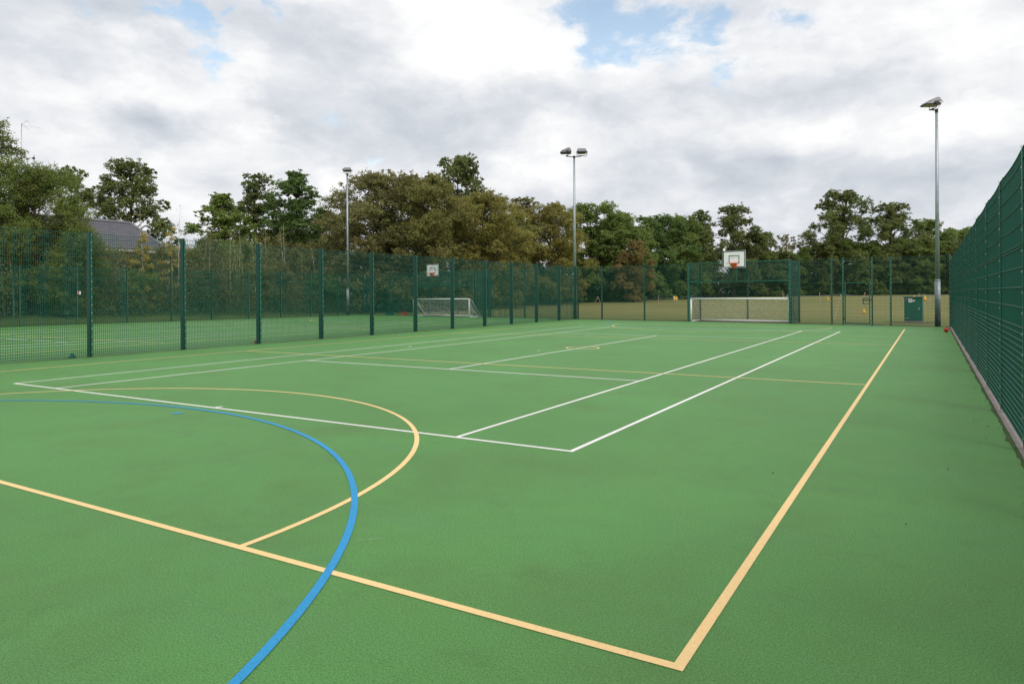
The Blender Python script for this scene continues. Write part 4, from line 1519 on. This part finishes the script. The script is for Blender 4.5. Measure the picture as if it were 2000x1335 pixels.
# taller scrub behind them, in front of the house and under the first trees
sp = []
for k in range(62):
    y = 12 + k * 0.62
    for q in range(2):
        x = BACK(y) - rr.uniform(8.0, 10.8) - q * (0.8 if y < 30 else 3.5)
        yy = y + rr.uniform(-.5, .5)
        sp.append((x, yy, terrain(x, yy) - 0.1, rr.uniform(0.8, 1.5), rr.uniform(3.3, 5.0) + (0.6 if y > 28 else 0)))
thicket('undergrowth', sp, 0.13, LEAF['scrub'], 93, 90000)

# individual bushes at the back fence
for i, (x, y, h, r, lk, lb) in enumerate((
    (-37.6, 11.0, 3.6, 2.2, 'willow', 'leafy green bush under the big soft-leaved tree at the left edge'),
    (-38.2, 16.8, 3.4, 2.0, 'deep', 'dark green bush behind the back fence, below the left part of the roof'),
    (-37.9, 21.5, 3.0, 1.8, 'green', 'green bush behind the back fence, below the yellow larch'),
    (-37.6, 26.8, 3.2, 2.0, 'bramble', 'brownish bush behind the back fence among the pale stems'),
    (-37.4, 31.6, 3.3, 2.0, 'olive', 'olive bush behind the back fence between the pale stems and the left floodlight'),
    (-35.6, 36.2, 3.4, 2.2, 'deep', 'dark bush at the foot of the brown tree behind the left floodlight'))):
    plant('bush1' if i % 2 else 'bush2', 'shrub', x, y, h, r, lk, lb, 'bush', 'bushes behind the back fence', i * 1.1)


for i, (x, y, h, r, lk, lb) in enumerate((
    (-41.0, 15.0, 5.0, 2.0, 'scrub', 'tall scrubby bush hiding the left end of the brick wall'),
    (-40.9, 18.2, 4.7, 1.9, 'scrub', 'tall scrubby bush against the middle of the brick wall'),
    (-41.2, 21.2, 4.9, 1.9, 'olive', 'tall olive bush in front of the house wall behind the yellow larch'),
    (-41.0, 24.0, 4.8, 2.0, 'scrub', 'tall scrubby bush hiding the right end of the brick wall'),
    (-41.5, 26.8, 5.2, 2.1, 'olive', 'tall olive bush just right of the house'),
    (-42.5, 30.2, 5.8, 2.3, 'scrub', 'tall scrub below the gap of sky beside the roof'),
    (-42.0, 33.6, 6.2, 2.3, 'green', 'leafy bush below the bright green tree'),
    (-41.5, 36.8, 6.4, 2.4, 'scrub', 'tall scrub below the narrow dark tree'),
    (-40.0, 39.5, 6.0, 2.4, 'olive', 'olive bush below the deep green sycamore-like tree'),
    (-36.6, 33.0, 4.0, 1.9, 'brown', 'brown leaved bush beside the left floodlight column'))):
    plant('bush1' if i % 2 else 'bush2', 'shrub', x, y, h, r, lk, lb, 'bush', 'tall scrub behind the left court', i * 0.9)


def sapling(name, x, y, h, label, leafm, seed, stems=1, leaves=900, spread=0.55, leaf=0.10, bark='birch', conifer=False, cat='sapling', low=0.3, r0=0.035):
    rng = np.random.default_rng(seed)
    rnd = random.Random(seed)
    root = empty(name, (x, y, terrain(x, y) - 0.02), label, cat, 'saplings behind the back fence')
    mb = MB()
    P, Dn = [], []
    for s in range(stems):
        bx, by = (rnd.uniform(-.35, .35), rnd.uniform(-.5, .5)) if s else (0, 0)
        hh = h * (1 if s == 0 else rnd.uniform(0.6, 0.95))
        lx, ly_ = rnd.uniform(-.06, .06) * hh, rnd.uniform(-.08, .08) * hh
        pts = [Vector((bx + lx * t * t + 0.04 * math.sin(5 * t + s), by + ly_ * t * t + 0.04 * math.cos(4 * t + s), hh * t)) for t in np.linspace(0, 1, 7)]
        mb.tube(pts, [r0 * (1 - 0.85 * t) for t in np.linspace(0, 1, 7)], 6, False)
        nb = int((14 if conifer else 9) * h / 5)
        for k in range(nb):
            t = low + (0.97 - low) * (k + rnd.random()) / nb
            i = min(5, int(t * 6))
            p0 = pts[i].lerp(pts[i + 1], t * 6 - i)
            a = k * 2.4 + rnd.uniform(-.4, .4)
            ln = (spread * (1.05 - t) * 2.0 + 0.12) if conifer else spread * rnd.uniform(0.6, 1.5) * (1.15 - 0.7 * t)
            rise = rnd.uniform(-.1, .25) if conifer else rnd.uniform(0.6, 1.6)
            p1 = p0 + Vector((math.cos(a), math.sin(a), rise)) * ln
            mb.tube([p0, p0.lerp(p1, 0.5) + Vector((0, 0, 0.05)), p1], [r0 * 0.32 * (1.1 - t), r0 * 0.2 * (1.1 - t), 0.004], 4, False)
            m = max(1, int(leaves / (stems * nb)))
            f = rng.uniform(0.25, 1.05, m)[:, None]
            P.append(np.array(p0) * (1 - f) + np.array(p1) * f + rng.normal(0, 0.09 if conifer else 0.13, (m, 3)))
            Dn.append(unit(rng, m))
    t = mb.build('trunk', M[bark], root, True)
    P, Dn = np.concatenate(P), np.concatenate(Dn)
    link('crown', leaf_mesh('crown', P, Dn, leaf, rng, leafm), root)
    return root


for a in (
    ('larch', -37.6, 18.4, 5.9, 'dull olive larch in front of the roof, just right of the third near fence post', LEAF['larch_green'], 201, 1, 4200, 0.62, 0.085, 'twig', True),
    ('larch', -38.0, 22.1, 5.6, 'yellow larch sapling in front of the right end of the roof', LEAF['larch'], 202, 1, 4200, 0.60, 0.085, 'birch', True),
    ('larch', -38.6, 24.7, 6.3, 'tawny larch sapling right of the roof, under bare forked stems', LEAF['larch'], 203, 1, 1700, 0.72, 0.085, 'birch', True),
):
    sapling(*a, cat='larch', low=0.25)
for i, a in enumerate((
    (-39.5, 23.1, 8.0, 'bare pale sapling with forked top rising past the ridge end of the roof', 'birch', 1, 140),
    (-39.2, 25.6, 7.9, 'bare forked sapling, tallest of the pale stems right of the roof', 'birch', 2, 160),
    (-38.8, 27.9, 6.6, 'bare twiggy sapling against the gap of sky beside the roof', 'twig', 2, 120),
    (-38.2, 29.3, 6.0, 'clump of pale birch stems below the bright green tree, leftmost clump', 'birch', 4, 700),
    (-38.0, 30.4, 6.4, 'clump of pale birch stems below the bright green tree, middle clump', 'birch', 4, 800),
    (-37.8, 31.6, 5.8, 'clump of pale birch stems below the bright green tree, right clump', 'birch', 3, 800),
    (-38.4, 33.0, 6.6, 'feathery pale sapling below the narrow dark tree', 'birch', 3, 900),
    (-38.0, 34.6, 7.2, 'tall bare birch stem below the narrow dark tree', 'birch', 2, 260),
    (-37.4, 35.8, 5.6, 'low twiggy sapling below the deep green sycamore-like tree', 'twig', 3, 700),
    (-37.2, 37.4, 5.6, 'bleached dead looking sapling left of the brown tree', 'birch', 4, 250),
    (-37.0, 13.8, 5.0, 'thin sapling with grey branches beside the big soft-leaved tree', 'twig', 3, 500),
    (-36.8, 20.3, 4.6, 'grey branched sapling between the two larches in front of the roof', 'twig', 3, 600),
)):
    x, y, h, lb, bk, st, lv = a
    sapling('sapling', x, y, h, lb, LEAF['sapling'], 300 + i, st, lv, 0.6, 0.10, bk, False, r0=0.03 if st > 2 else 0.038)

scene.cycles.max_bounces = 8
scene.cycles.diffuse_bounces = 5
scene.cycles.glossy_bounces = 2
scene.cycles.transmission_bounces = 3
scene.cycles.transparent_max_bounces = 8
